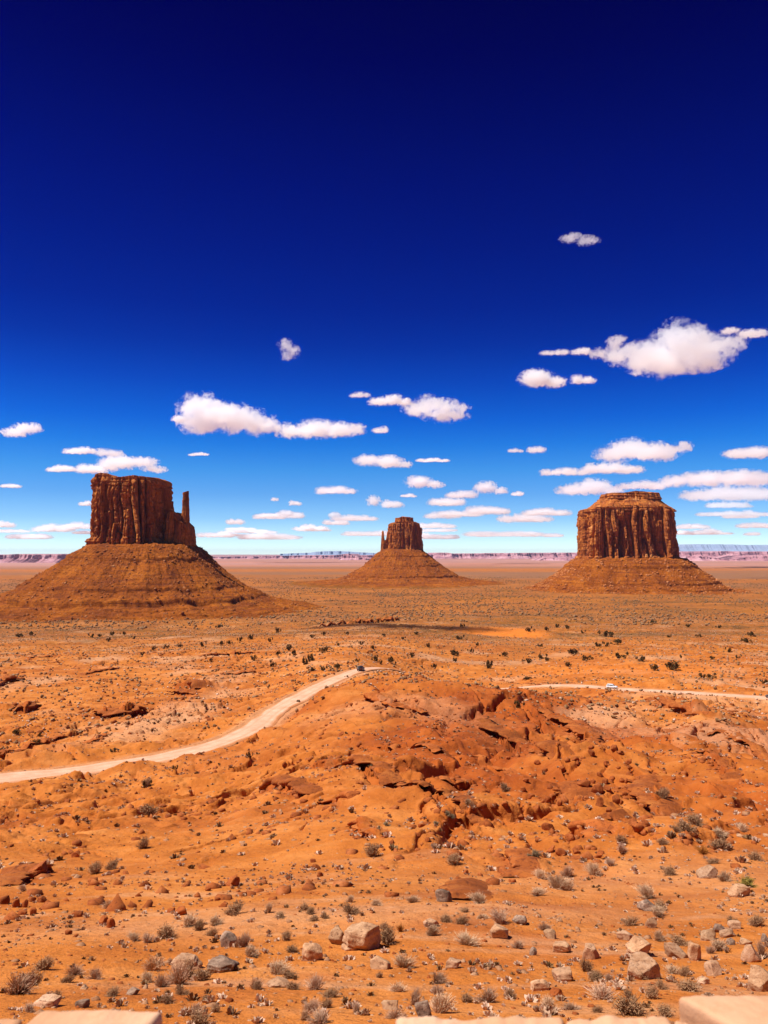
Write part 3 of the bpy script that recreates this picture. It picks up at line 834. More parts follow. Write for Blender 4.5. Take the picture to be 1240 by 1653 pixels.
def debris(parent, G, ds, n, lo, hi, dmin, dmax, seed):
    g = np.random.default_rng(seed)
    i = np.searchsorted(ds, g.uniform(dmin, dmax, n)).clip(0, len(ds) - 1); j = g.integers(0, G.shape[1], n)
    pos = G[i, j]
    keep = pos[:, 1] < G[0, :, 1].mean() + 60
    # clustered, as rock falls are
    keep &= (fbm(pos[:, 0] / 45, pos[:, 2] / 30, seed, 3) + g.uniform(-0.4, 0.4, n)) > -0.05
    pos = pos[keep]; m = len(pos)
    s = lo * (hi / lo) ** (g.uniform(0, 1, m) ** 2.2)
    o = merged(ROCKS_S, pos, s, g.uniform(0, 6.28, m), "fallen_rock", M_scree, parent)
    o['kind'] = 'stuff'
    return o

# --- butte with the thumb, on the left
D1 = 1500.0; K1 = D1 / F
def X1(px): return (px - 620) * K1
def Z1(py): return at(620, py, D1)[2]
C1 = X1(215.5)
butte1 = empty("sandstone_butte", (C1, D1, Z1(882)))
tag(butte1, "broad sheer butte with a slim detached rock finger at its side", "butte", "sandstone buttes of the valley")
butte1_inv = Vector((C1, D1, Z1(882)))
sil1 = np.array([(150, 781), (160, 780), (166, 777), (173, 771), (181, 769), (196, 770.5), (203, 775.5), (218, 776), (236, 773.5), (250, 774.5), (258, 775), (268, 775.5), (276, 778), (284, 781)])
def top1(x, y):
    return np.interp(x + 0, (sil1[:, 0] - 620) * K1 - C1, [Z1(p) for p in sil1[:, 1]]) - 0.00035 * np.maximum(y, 0) ** 2 - Z1(882)
c1, O1 = cliff("cliff_wall", butte1, X1(213.5) - C1, 0, 62 * K1, 80, 0, top1, 3, ex=3.4, wob=0.07, taper=0.06, flute=1.45, clefts=[((191 - 213.5) * K1, 3.5, 16, 0.92), ((203 - 213.5) * K1, 2.5, 10, 0.8), ((254 - 213.5) * K1, 2.5, 10, 0.7), ((167 - 213.5) * K1, 2.2, 9, 0.75)])
sil1b = np.array([(262, 835), (276, 834), (281, 829), (286, 827), (290, 829), (293, 838), (300, 842), (310, 850), (320, 878)])
xs = X1(294) - C1
def top1b(x, y):
    return np.interp(x + xs, (sil1b[:, 0] - 620) * K1 - C1, [Z1(p) for p in sil1b[:, 1]]) - Z1(882)
c1b, _ = cliff("cliff_shoulder", butte1, xs, -8, 23 * K1, 40, -4, top1b, 8, ex=3.0, wob=0.08, nu=420, nv=110, taper=0.10, flute=0.55)
xt = X1(304.5) - C1
def top1c(x, y): return np.full_like(x, Z1(796) - Z1(882)) + 0.25 * x
c1c, _ = cliff("rock_finger", butte1, xt, -26, 6.4 * K1, 9, -2, top1c, 12, ex=3.0, wob=0.1, nu=220, nv=200, taper=0.22, flute=0.22, strata_top=0.10,
               prof=([0, 0.12, 0.25, 0.45, 0.6, 0.75, 0.86, 0.9, 1.0], [5.5, 4.0, 2.2, 0.6, 0.0, -0.7, -0.2, -0.9, -0.4]))
cap_o = outline(64, 1, 1, 2, 0, 0)
OB1 = outline(760, 80 * K1, 86, 3.2, 4, 0.05)
zg = -110
p1 = [(0, 4), (10, -2), (36, -18), (38, -24), (76, -47), (112, -70), (114.5, -76), (136, -84), (148, -88), (150.5, -98), (172, -102), (174, -105), (200, -109), (202, -112), (250, -118), (252, -120), (300, -125), (360, -136)]
p1 = [(d, z - 2) for d, z in p1]
t1, G1, ds1 = talus(butte1, X1(235) - C1, -6, OB1, p1, 14, nu=1200, ang0=-2.5, steep=0.30, stretch=1.0)
debris(butte1, G1, ds1, 9000, 1.0, 4.6, 4, 230, 31)

# --- small butte in the middle distance
D2 = 2900.0; K2 = D2 / F
def X2(px): return (px - 620) * K2
def Z2(py): return at(620, py, D2)[2]
C2 = X2(652)
butte2 = empty("sandstone_butte", (C2, D2, Z2(889)))
tag(butte2, "small distant butte with a short thin spire beside its rounded block", "butte", "sandstone buttes of the valley")
sil2 = np.array([(620, 850), (625, 848), (630, 845), (638, 843.5), (670, 843), (676, 845), (682, 850)])
def top2(x, y): return np.interp(x, (sil2[:, 0] - 620) * K2 - C2, [Z2(p) for p in sil2[:, 1]]) - Z2(889)
c2, O2 = cliff("cliff_wall", butte2, 0, 0, 29.5 * K2, 66, -8, top2, 23, ex=3.0, wob=0.07, nu=560, nv=130, taper=0.14, flute=0.9, strata_top=0.08)
def top2c(x, y): return Z2(834.5) - Z2(889) - 0.12 * np.abs(x - 4) + 2.5 * pn(x / 16, y / 16, 5)
c2c, _ = cliff("cap_rock", butte2, X2(652.5) - C2, 4, 15.5 * K2, 36, Z2(846) - Z2(889), top2c, 27, ex=2.2, wob=0.2, nu=260, nv=40, taper=0.04, flute=0.5, strata_top=0.9, strata_bot=0.1)
def top2b(x, y): return np.interp(x + X2(620) - C2, (np.array([612, 616, 617.5, 619.5, 621, 625]) - 620) * K2 - C2, [Z2(p) for p in (866, 860, 857, 858, 872, 876)]) - Z2(889)
c2b, _ = cliff("rock_spire", butte2, X2(620) - C2, -16, 5.2 * K2, 14, -6, top2b, 29, ex=2.6, wob=0.1, nu=180, nv=90, taper=0.30, flute=0.22)
OB2 = outline(500, 31 * K2, 66, 3.0, 24, 0.05)
def top2d(x, y): return np.interp(x, np.array([-7, -4, 0, 5, 8]) * K2, [Z2(p) for p in (879, 875, 872, 868, 866)]) - Z2(889) + 0 * y
c2d, _ = cliff("rock_shoulder", butte2, X2(622) - C2, -10, 7 * K2, 26, -8, top2d, 30, ex=2.6, wob=0.12, nu=200, nv=60, taper=0.12, flute=0.35)
p2 = [(0, 4), (30, -18), (31.5, -23), (70, -52), (71.5, -56), (100, -74), (130, -89), (132, -96), (170, -106), (230, -113), (330, -119), (430, -128)]
t2, G2, ds2 = talus(butte2, X2(650) - C2, -4, OB2, p2, 34, nu=900, stretch=1.0)
debris(butte2, G2, ds2, 3500, 1.6, 6.0, 4, 220, 33)

# --- massive butte on the right
D3 = 2300.0; K3 = D3 / F
def X3(px): return (px - 620) * K3
def Z3(py): return at(620, py, D3)[2]
C3 = X3(1013)
butte3 = empty("sandstone_butte", (C3, D3, Z3(903)))
tag(butte3, "massive block butte with a stepped flat crown and no spire", "butte", "sandstone buttes of the valley")
sil3 = np.array([(930, 826), (936, 824.5), (950, 824), (953, 821), (975, 820), (1000, 819), (1050, 820), (1075, 822), (1083, 828), (1090, 840), (1096, 860)])
def top3(x, y): return np.interp(x, (sil3[:, 0] - 620) * K3 - C3, [Z3(p) for p in sil3[:, 1]]) - Z3(903)
c3, O3 = cliff("cliff_wall", butte3, X3(1007) - C3, 0, 74 * K3, 115, -2, top3, 43, ex=3.8, wob=0.06, nu=1000, nv=170, taper=0.05, flute=1.25, strata_top=0.07, strata_bot=0.08, clefts=[((985 - 1007) * K3, 6.0, 34, 0.80), ((957 - 1007) * K3, 4.0, 20, 0.62), ((972 - 1007) * K3, 3.0, 18, 0.5), ((943 - 1007) * K3, 3.0, 14, 0.85)])
def top3b(x, y): return Z3(805.5) - Z3(903) + 2.0 * pn(x / 20, y / 20, 6)
c3b, _ = cliff("bedded_shoulder", butte3, X3(1013) - C3, 0, 68.5 * K3, 104, Z3(825) - Z3(903), top3b, 47, ex=2.6, wob=0.08, nu=500, nv=60, taper=0.36, flute=0.8, strata_top=1.2, strata_bot=0.1)
def top3c(x, y): return np.interp(x, np.array([-50, -44, -20, 0, 20, 44, 50]) * K3, [Z3(p) for p in (803, 797.5, 798, 795, 796.5, 797, 802)]) - Z3(903) + 0 * y
c3c, _ = cliff("cap_rock", butte3, X3(1017) - C3, 0, 48 * K3, 70, Z3(807) - Z3(903), top3c, 49, ex=2.8, wob=0.14, nu=420, nv=40, taper=0.06, flute=1.0, strata_top=1.2, strata_bot=0.1)
OB3 = outline(600, 82 * K3, 122, 3.2, 44, 0.05)
p3 = [(0, 2), (28, -18), (30, -25), (60, -46), (84, -62), (86, -68), (112, -78), (115, -84), (150, -90), (240, -96), (360, -104)]
t3, G3, ds3 = talus(butte3, 0, -4, OB3, p3, 54, nu=1200, stretch=1.05)
debris(butte3, G3, ds3, 9000, 1.3, 6.5, 2, 150, 35)

# ------------------------------------------------------------------ far mesas and mountains at the rim of the plain
def far_material(name, stops, scale):
    m, n, l, b = new_mat(name)
    p = posn(n, l, (1, 1, 4))
    g = noise(n, l, p, scale, 6, 0.65)
    l.new(rampf(n, l, g, stops), b.inputs['Base Color'])
    l.new(bump(n, l, g, 0.8, 60), b.inputs['Normal'])
    return m
M_mesa = far_material("hazed_mesa_rock", [(0.35, (0.17, 0.07, 0.085)), (0.5, (0.42, 0.19, 0.20)), (0.65, (0.56, 0.32, 0.33))], 0.004)  # red rock with the pink of distant haze put into its colour
M_mount = far_material("hazed_mountain", [(0.35, (0.19, 0.24, 0.33)), (0.65, (0.27, 0.31, 0.40))], 0.0006)  # the blue of far air painted into the base colour
def mesa(label, mat, D, prof, depth, seed, base=-112, run=0.9, rough=0.16, name="mesa"):
    """a table of rock: crest heights along photo columns, cliff above a sloping foot, solid behind"""
    pxs = np.array([p[0] for p in prof], float); pys = np.array([p[1] for p in prof], float)
    n = int((pxs[-1] - pxs[0]) * 2.2) + 40
    u = np.linspace(pxs[0], pxs[-1], n)
    zc = at(620, np.interp(u, pxs, pys), D)[2]
    x = (u - 620) / F * D
    yo = D * 0.05 * fbm(x / (D * 0.05), 0.3, seed, 4) + D * 0.012 * fbm(x / (D * 0.008), 1.3, seed + 1, 3)
    zc = base + (zc - base) * (1 + rough * 0.3 * pn(x / (D * 0.006), 0.2, seed + 2) + rough * 0.5 * pn(x / (D * 0.03), 0.7, seed + 3))
    H = zc - base
    rows = []
    for f, o_ in ((-0.1, -3.2), (0.08, -2.2), (0.3, -1.2), (0.5, -0.55), (0.55, -0.35), (0.8, -0.2), (0.98, -0.08), (1.0, 0.05), (1.0, 2.5)):
        gul = D * 0.0035 * np.abs(pn(x / (D * 0.004), f * 2, seed + 5)) * (1 - abs(f - 0.5))
        rows.append(np.column_stack([x, D + yo + o_ * H * run + gul, base + H * f]))
    back = rows[-1].copy(); back[:, 1] = D + yo.max() + depth; rows.append(back)
    back2 = back.copy(); back2[:, 1] += 200; back2[:, 2] = base - 20; rows.append(back2)
    o = mesh_np(name, np.vstack(rows), quads=grid_quads(len(rows), n), mat=mat)
    tag(o, label, None, None, 'structure')
    return o
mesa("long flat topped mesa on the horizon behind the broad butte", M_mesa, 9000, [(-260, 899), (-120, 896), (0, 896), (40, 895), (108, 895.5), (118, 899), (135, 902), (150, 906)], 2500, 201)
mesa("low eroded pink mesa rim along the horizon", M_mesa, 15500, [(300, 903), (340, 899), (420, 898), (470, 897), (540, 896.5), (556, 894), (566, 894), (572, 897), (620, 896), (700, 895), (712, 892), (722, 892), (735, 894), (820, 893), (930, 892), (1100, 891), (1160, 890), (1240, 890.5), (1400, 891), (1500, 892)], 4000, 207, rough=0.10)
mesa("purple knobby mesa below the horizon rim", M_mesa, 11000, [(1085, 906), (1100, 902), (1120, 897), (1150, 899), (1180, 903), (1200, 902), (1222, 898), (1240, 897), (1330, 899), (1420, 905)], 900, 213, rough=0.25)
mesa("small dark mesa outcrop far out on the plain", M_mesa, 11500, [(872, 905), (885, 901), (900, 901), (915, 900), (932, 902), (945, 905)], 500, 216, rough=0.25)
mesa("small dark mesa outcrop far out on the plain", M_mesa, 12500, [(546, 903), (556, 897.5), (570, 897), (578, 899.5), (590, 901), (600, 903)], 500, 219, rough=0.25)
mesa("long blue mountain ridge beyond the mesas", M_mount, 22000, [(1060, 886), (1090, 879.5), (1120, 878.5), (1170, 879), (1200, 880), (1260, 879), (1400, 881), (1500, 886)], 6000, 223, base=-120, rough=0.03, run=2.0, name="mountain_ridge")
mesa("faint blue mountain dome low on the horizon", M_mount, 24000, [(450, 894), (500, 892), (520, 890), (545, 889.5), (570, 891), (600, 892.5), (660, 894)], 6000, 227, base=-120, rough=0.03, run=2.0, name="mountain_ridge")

# ------------------------------------------------------------------ clouds: real volumes at their own distance and height
def cloud_material(lobes, L, H, dens, seed):
    m = bpy.data.materials.new("cloud_vapour")
    m.use_nodes = True
    n, l = m.node_tree.nodes, m.node_tree.links
    n.clear()
    out = N(n, 'OutputMaterial'); vol = N(n, 'VolumePrincipled')
    l.new(vol.outputs[0], out.inputs['Volume'])
    tc = N(n, 'TexCoord')
    p = tc.outputs['Object']
    off_ = N(n, 'VectorMath', operation='ADD'); l.new(p, off_.inputs[0]); off_.inputs[1].default_value = (seed * 131.7 * H / 100, seed * 57.3, seed * 91.1)
    q = off_.outputs[0]
    warp = N(n, 'TexNoise'); warp.inputs['Scale'].default_value = 2.6 / H; warp.inputs['Detail'].default_value = 5; warp.inputs['Roughness'].default_value = 0.6
    l.new(q, warp.inputs['Vector'])
    wv = N(n, 'VectorMath', operation='MULTIPLY_ADD'); l.new(warp.outputs['Color'], wv.inputs[0]); wv.inputs[1].default_value = (H * 0.8,) * 3
    wv.inputs[2].default_value = (-H * 0.4,) * 3
    pp = N(n, 'VectorMath', operation='ADD'); l.new(p, pp.inputs[0]); l.new(wv.outputs[0], pp.inputs[1])
    best = None
    for (c, r) in lobes:
        a = N(n, 'VectorMath', operation='SUBTRACT'); l.new(pp.outputs[0], a.inputs[0]); a.inputs[1].default_value = c
        d = N(n, 'VectorMath', operation='DIVIDE'); l.new(a.outputs[0], d.inputs[0]); d.inputs[1].default_value = r
        e = N(n, 'VectorMath', operation='LENGTH'); l.new(d.outputs[0], e.inputs[0])
        best = e.outputs['Value'] if best is None else math_n(n, l, 'SMOOTH_MIN' if False else 'MINIMUM', best, e.outputs['Value'])
    f = math_n(n, l, 'SUBTRACT', 1.0, best)
    det = noise(n, l, q, 6.5 / H, 8, 0.66)
    f = math_n(n, l, 'ADD', f, math_n(n, l, 'MULTIPLY', math_n(n, l, 'SUBTRACT', det, 0.545), 2.9))
    big_ = noise(n, l, q, 1.9 / H, 3, 0.5)
    f = math_n(n, l, 'ADD', f, math_n(n, l, 'MULTIPLY', math_n(n, l, 'SUBTRACT', big_, 0.5), 1.3))
    sm = N(n, 'MapRange', interpolation_type='SMOOTHSTEP')
    l.new(f, sm.inputs['Value']); sm.inputs['From Min'].default_value = 0.03; sm.inputs['From Max'].default_value = 0.30
    sep = N(n, 'SeparateXYZ'); l.new(pp.outputs[0], sep.inputs[0])
    fl = N(n, 'MapRange', interpolation_type='SMOOTHSTEP'); l.new(sep.outputs['Z'], fl.inputs['Value'])
    fl.inputs['From Min'].default_value = -0.46 * H; fl.inputs['From Max'].default_value = -0.28 * H
    dn = math_n(n, l, 'MULTIPLY', math_n(n, l, 'MULTIPLY', sm.outputs[0], fl.outputs[0]), dens * 0.48 / H)
    l.new(dn, vol.inputs['Density'])
    vol.inputs['Color'].default_value = (1.0, 1.0, 1.0, 1); vol.inputs['Absorption Color'].default_value = (1, 1, 1, 1)
    vol.inputs['Anisotropy'].default_value = 0.5
    m.cycles.volume_step_rate = 1.0
    return m
def cloud(px, py, w, h, label, group, dens=14.0, seed=0, alt=1300.0, shape=None):
    bot = py + h * 0.5
    if alt < 0: bot = 712
    t = float(ray(px, bot)[2] / ray(px, bot)[1])
    D = min(alt / t, 42000.0)
    c = at(px, py, D)
    k = math.hypot(1, 0) * D / F
    L, H = w * k, h * k
    g = np.random.default_rng(900 + seed)
    lobes = []
    if shape is None:
        n = int(np.clip(round(w / h * 0.9), 1, 6))
        for i in range(n):
            f = (i + 0.5) / n if n > 1 else 0.5
            env = 0.55 + 0.45 * math.sin(math.pi * (0.12 + 0.76 * f)) * g.uniform(0.7, 1.1)
            rz_ = 0.66 * env * g.uniform(0.75, 1.1)
            shape_ = ((f - 0.5 + g.uniform(-0.1, 0.1) / n) * (1 - 0.55 / n), -0.42 + 0.62 * rz_, (0.62 / n + 0.10) * g.uniform(0.75, 1.2), rz_)
            lobes.append(shape_)
    else:
        lobes = shape
    LB = []
    for (fx, fz, rx, rz) in lobes:       # in units of the cloud's width and height
        LB.append(((fx * L, g.uniform(-0.12, 0.12) * L, fz * H), (max(rx * L, 0.3 * H), max(0.8 * rx * L, 0.5 * H), rz * H)))
    # closed skin round the lobes
    bm = bmesh.new(); bmesh.ops.create_icosphere(bm, subdivisions=4, radius=1)
    v = np.array([x.co[:] for x in bm.verts]); fc = np.array([[x.index for x in y.verts] for y in bm.faces]); bm.free()
    v = v * np.array([L * 0.5, L * 0.5, H * 0.5])
    rad = np.full(len(v), 0.15)
    for tt in np.linspace(0.1, 2.2, 60):
        q = v * tt
        ins = np.zeros(len(v), bool)
        for cc, rr in LB:
            ins |= (((q - np.array(cc)) / (np.array(rr) * 1.12 + 0.03 * H)) ** 2).sum(1) < 1
        rad[ins] = tt
    q = v * rad[:, None]
    q[:, 2] = np.maximum(q[:, 2], -0.56 * H)
    o = mesh_np("cloud", q, tris=fc, mat=cloud_material(LB, L, H, dens, seed + 1))
    o.location = c
    tag(o, label, "cloud", group)
    return o
GC = "white clouds over the valley"
cid = 0
BIG = [
    (372, 673, 156, 60, "largest flat based cumulus left of centre, peaked at its left end", 16, [(-0.28, 0.18, 0.22, 0.42), (-0.05, -0.05, 0.30, 0.42), (0.22, -0.12, 0.26, 0.36), (-0.30, -0.22, 0.2, 0.28), (0.40, -0.2, 0.12, 0.25)]),
    (516, 691, 142, 32, "flat stretched cloud trailing to the right of the peaked cumulus", 14, [(-0.33, -0.1, 0.2, 0.4), (-0.05, 0.0, 0.25, 0.5), (0.22, -0.12, 0.22, 0.42), (0.42, 0.02, 0.12, 0.26)]),
    (1088, 569, 214, 78, "largest ragged cumulus high over the massive butte", 16, [(0.02, 0.22, 0.2, 0.36), (-0.08, -0.02, 0.3, 0.34), (0.2, 0.05, 0.28, 0.36), (0.42, 0.18, 0.13, 0.2), (-0.38, -0.12, 0.16, 0.2), (-0.03, -0.3, 0.10, 0.24), (-0.25, -0.22, 0.13, 0.16)]),
    (984, 563, 58, 36, "torn cloud scrap at the left end of the largest ragged cumulus", 9, [(0.1, 0.2, 0.3, 0.3), (-0.25, -0.2, 0.25, 0.25), (0.3, 0.4, 0.15, 0.12)]),
    (874, 612, 82, 28, "smooth loaf shaped cloud below and left of the ragged cumulus", 16, [(-0.1, 0.0, 0.36, 0.5), (0.25, -0.15, 0.25, 0.35)]),
    (940, 613, 38, 14, "small puff to the right of the loaf shaped cloud", 11, None),
    (896, 569, 42, 9, "thin cloud streak above the loaf shaped cloud", 6, None),
    (937, 567, 30, 13, "little ragged puff beside the thin streak above the loaf cloud", 9, None),
    (1204, 536, 78, 18, "narrow cloud at the frame edge above the ragged cumulus", 11, [(-0.3, 0.1, 0.22, 0.3), (0.1, -0.1, 0.3, 0.35), (0.38, 0.05, 0.14, 0.4)]),
    (466, 564, 40, 34, "faint broken wisp alone in deep blue sky above the left cumulus", 5.5, [(-0.1, 0.15, 0.35, 0.32), (0.2, -0.1, 0.28, 0.26), (-0.05, -0.3, 0.25, 0.2)]),
    (935, 387, 62, 22, "highest cloud, a faint feathery wisp in dark blue sky", 4.5, [(-0.22, 0.08, 0.3, 0.3), (0.18, 0.0, 0.3, 0.3), (0.36, -0.2, 0.18, 0.2)]),
    (632, 646, 66, 16, "flat white cloud bar beside the layered cloud, mid sky", 12, None),
    (702, 659, 110, 44, "layered curled cloud in mid sky over the small butte", 12, [(-0.1, 0.2, 0.26, 0.32), (0.15, 0.05, 0.25, 0.24), (-0.25, -0.08, 0.25, 0.2), (0.15, -0.26, 0.34, 0.22), (0.38, -0.05, 0.12, 0.15)]),
    (615, 694, 22, 11, "tiny puff under the flat bar in mid sky", 10, None),
    (582, 638, 32, 9, "tiny broken streak left of the flat bar in mid sky", 5, None),
    (41, 695, 68, 25, "two tier cloud near the left frame edge", 13, [(0.08, 0.12, 0.34, 0.36), (-0.2, -0.15, 0.32, 0.3)]),
    (130, 727, 50, 11, "thin flat cloud above the broad butte, left of the pair", 11, None),
    (174, 730, 38, 14, "soft dim puff right of the thin flat cloud over the broad butte", 6, None),
    (211, 750, 106, 26, "wide cloud just above the broad butte's crown", 13, [(-0.15, 0.1, 0.32, 0.42), (0.2, 0.1, 0.26, 0.3), (0.35, -0.25, 0.18, 0.24), (-0.3, -0.05, 0.2, 0.35)]),
    (148, 757, 48, 15, "flat puff above the left corner of the broad butte", 13, None),
    (100, 757, 42, 10, "small flat cloud left of the puffs over the broad butte", 10, None),
    (617, 746, 92, 22, "long cloud above the small butte, second below the layered one", 12, [(-0.25, 0.1, 0.25, 0.4), (0.1, 0.0, 0.3, 0.45), (0.36, -0.2, 0.16, 0.3)]),
    (866, 725, 30, 14, "lone small puff in blue left of the massive butte's clouds", 12, None),
    (832, 728, 24, 6, "faint dash of cloud beside the lone small puff", 5, None),
    (1034, 728, 150, 40, "broad cumulus directly above the massive butte with a tail right", 14, [(-0.08, 0.12, 0.26, 0.42), (-0.25, -0.1, 0.24, 0.36), (0.12, -0.1, 0.26, 0.38), (0.33, 0.1, 0.16, 0.2), (0.46, 0.15, 0.07, 0.22)]),
    (985, 756, 90, 18, "flat cloud strip between broad cumulus and the massive butte", 12, None),
    (912, 761, 72, 13, "thin flat strip left of the one above the massive butte", 10, None),
    (950, 788, 108, 26, "domed flat based cloud touching the massive butte's left crown", 15, [(0.08, 0.12, 0.3, 0.48), (-0.22, -0.12, 0.28, 0.36), (0.35, -0.15, 0.18, 0.3)]),
    (1158, 776, 182, 28, "long bright cloud bank right of the massive butte's crown", 14, [(-0.36, -0.05, 0.16, 0.35), (-0.12, 0.08, 0.26, 0.42), (0.15, 0.1, 0.28, 0.42), (0.4, 0.1, 0.2, 0.4)]),
    (1172, 798, 156, 24, "lower long cloud bank right of the massive butte", 13, [(-0.3, -0.1, 0.22, 0.35), (0.0, 0.05, 0.3, 0.45), (0.3, 0.05, 0.28, 0.45)]),
    (1208, 731, 84, 22, "flat cloud cut by the frame above the long banks", 13, [(-0.2, -0.1, 0.3, 0.36), (0.2, 0.05, 0.34, 0.45)]),
    (683, 779, 70, 20, "neat dome shaped puff right above the small butte", 14, [(-0.1, 0.05, 0.34, 0.48), (0.25, -0.15, 0.25, 0.3)]),
    (790, 788, 62, 22, "dome puff with a flat tail, right of the neat dome puff", 14, [(-0.08, 0.08, 0.32, 0.46), (0.28, -0.2, 0.22, 0.26)]),
    (748, 798, 48, 13, "soft puff between the two dome shaped clouds", 9, None),
    (541, 791, 62, 13, "slim cloud left of the neat dome above the small butte", 11, None),
    (1036, 783, 70, 14, "ragged string of cloud behind the massive butte's crown", 9, None),
    (788, 823, 68, 15, "flat based puff low between small and massive buttes", 13, None),
    (721, 810, 54, 14, "low puff just right above the small butte", 12, None),
    (715, 831, 54, 13, "lowest bright puff beside the small butte's cap", 10, None),
    (572, 836, 72, 10, "thin low bar left of the small butte", 9, None),
    (128, 849, 44, 11, "low white puff at the broad butte's left wall", 10, None),
]
for px, py, w, h, lab, dens, shp in BIG:
    cloud(px, py, w * 1.04, h * 1.08, lab, GC, dens, cid, shape=shp); cid += 1
SMALL = [(632, 814, 32, 11), (603, 808, 22, 15), (843, 836, 74, 14), (882, 827, 66, 10), (471, 831, 32, 11), (476, 812, 20, 8), (444, 806, 12, 6), (379, 842, 26, 9), (320, 733, 30, 5),
         (85, 853, 64, 11), (8, 846, 30, 11), (16, 784, 30, 7), (138, 813, 18, 7), (1180, 815, 64, 9), (1195, 832, 40, 8), (812, 862, 110, 8), (350, 863, 60, 9), (430, 866, 90, 9),
         (600, 861, 80, 8), (45, 866, 70, 8), (835, 797, 20, 7), (700, 866, 70, 8), (960, 848, 30, 9), (1120, 850, 50, 7), (500, 852, 50, 8), (290, 676, 18, 11), (660, 800, 24, 5), (700, 743, 50, 5)]
_g = np.random.default_rng(77)
for _ in range(26):
    yy = 822 + 42 * _g.uniform(0, 1) ** 0.7
    SMALL.append((float(_g.choice([_g.uniform(0, 150), _g.uniform(330, 610), _g.uniform(690, 930), _g.uniform(1100, 1240)])), yy, _g.uniform(18, 70), _g.uniform(5, 10) * (1.15 - 0.5 * (yy - 822) / 42)))
for px, py, w, h in SMALL:
    cloud(px, py, w * 1.05, h * 1.15, "small or thin pale cloud scrap among the larger clouds or low above the horizon", "small cloud scraps", 11.0, cid); cid += 1

# one more cloud, overhead and out of the picture: its shadow lies on the flats beyond the road
def overhead(x, y, z, L, H, seed):
    D_ = 1300.0 / float(ray(620, 712)[2] / ray(620, 712)[1])
    o = cloud(620, 700, L * F / D_, H * F / D_, "cloud high overhead whose shadow darkens the valley flats", GC, 5.0, seed)
    o.location = (x, y, z)
    return o
_dz = 1300.0 + 90; _hz = _dz / math.tan(SUN_EL)
_sx, _sy = math.sin(SUN_AZ) * _hz, math.cos(SUN_AZ) * _hz
for i_, (sx_, sy_) in enumerate(((-25, 915), (55, 880))):
    overhead(sx_ + _sx, sy_ + _sy, 1300.0, 150, 60, 400 + i_)

# ------------------------------------------------------------------ boulders
def boulder_mat(name, stops, dark, light, sc=2.2):
    return simple_rock(name, stops, sc, dark, light, 0.8, 0.05, 11.0)
M_tan = boulder_mat("tan_boulder", [(0.3, (0.30, 0.14, 0.065)), (0.5, (0.46, 0.24, 0.12)), (0.7, (0.60, 0.36, 0.20))], (0.17, 0.075, 0.038), (0.66, 0.44, 0.28))
M_pale = boulder_mat("pale_boulder", [(0.3, (0.32, 0.15, 0.07)), (0.5, (0.46, 0.245, 0.13)), (0.7, (0.57, 0.35, 0.215))], (0.16, 0.075, 0.042), (0.66, 0.46, 0.33))
M_grey = boulder_mat("grey_boulder", [(0.3, (0.10, 0.062, 0.042)), (0.5, (0.24, 0.14, 0.09)), (0.7, (0.46, 0.30, 0.20))], (0.06, 0.036, 0.028), (0.56, 0.40, 0.30))
M_redr = boulder_mat("red_boulder", [(0.3, (0.17, 0.040, 0.010)), (0.5, (0.31, 0.075, 0.016)), (0.7, (0.42, 0.12, 0.03))], (0.11, 0.026, 0.010), (0.48, 0.17, 0.06))
RM = {'t': M_tan, 'p': M_pale, 'g': M_grey, 'r': M_redr}
def pn3(v, k, seed):
    return (pn(v[:, 0] * k + 7, v[:, 1] * k, seed) + pn(v[:, 1] * k + 3, v[:, 2] * k, seed + 1) + pn(v[:, 2] * k, v[:, 0] * k + 5, seed + 2)) / 1.8
def boulder_mesh(w, d, h, seed, sub=4, blocky=0.5, mat=None, name="boulder", crack=0.0):
    g = np.random.default_rng(seed)
    bm = bmesh.new(); bmesh.ops.create_icosphere(bm, subdivisions=sub, radius=1)
    v = np.array([x.co[:] for x in bm.verts]); f = np.array([[x.index for x in y.verts] for y in bm.faces]); bm.free()
    ex = 2 + 4 * blocky
    v = v / (np.abs(v) ** ex).sum(1)[:, None] ** (1 / ex)
    R = Matrix.Rotation(g.uniform(-0.25, 0.25), 3, 'X') @ Matrix.Rotation(g.uniform(-0.25, 0.25), 3, 'Y') @ Matrix.Rotation(g.uniform(0, 3), 3, 'Z')
    for _ in range(12):
        n_ = g.normal(size=3); n_[2] *= 0.7; n_ /= np.linalg.norm(n_); hh = g.uniform(0.62, 1.0)
        k = np.maximum(v @ n_ - hh, 0); v = v - k[:, None] * n_
    v = v @ np.array(R).T * (0.6 + 0.0) + v * 0.4
    dsp = 0.10 * pn3(v, 1.6, seed) + 0.06 * pn3(v, 3.7, seed + 3) + 0.03 * pn3(v, 8.5, seed + 6) + 0.015 * pn3(v, 18, seed + 9)
    bed = 0.035 * pn(v[:, 2] * 6 + 0.5 * v[:, 0], 0.5 * v[:, 1], seed + 12)
    v = v * (1 + dsp + bed)[:, None]
    if crack:
        cl = v[:, 2] - 0.12 * np.sin(5 * v[:, 0] + seed) - 0.1 * pn(v[:, 0] * 3, v[:, 1] * 3, seed + 4) + crack
        v = v * (1 - 0.16 * np.exp(-(cl / 0.05) ** 2))[:, None]
    mx = np.abs(v).max(0)
    v = v / mx * np.array([w / 2, d / 2, h / 2])
    return mesh_np(name, v, tris=f, mat=mat, smooth=False, link_it=False)
placed = []
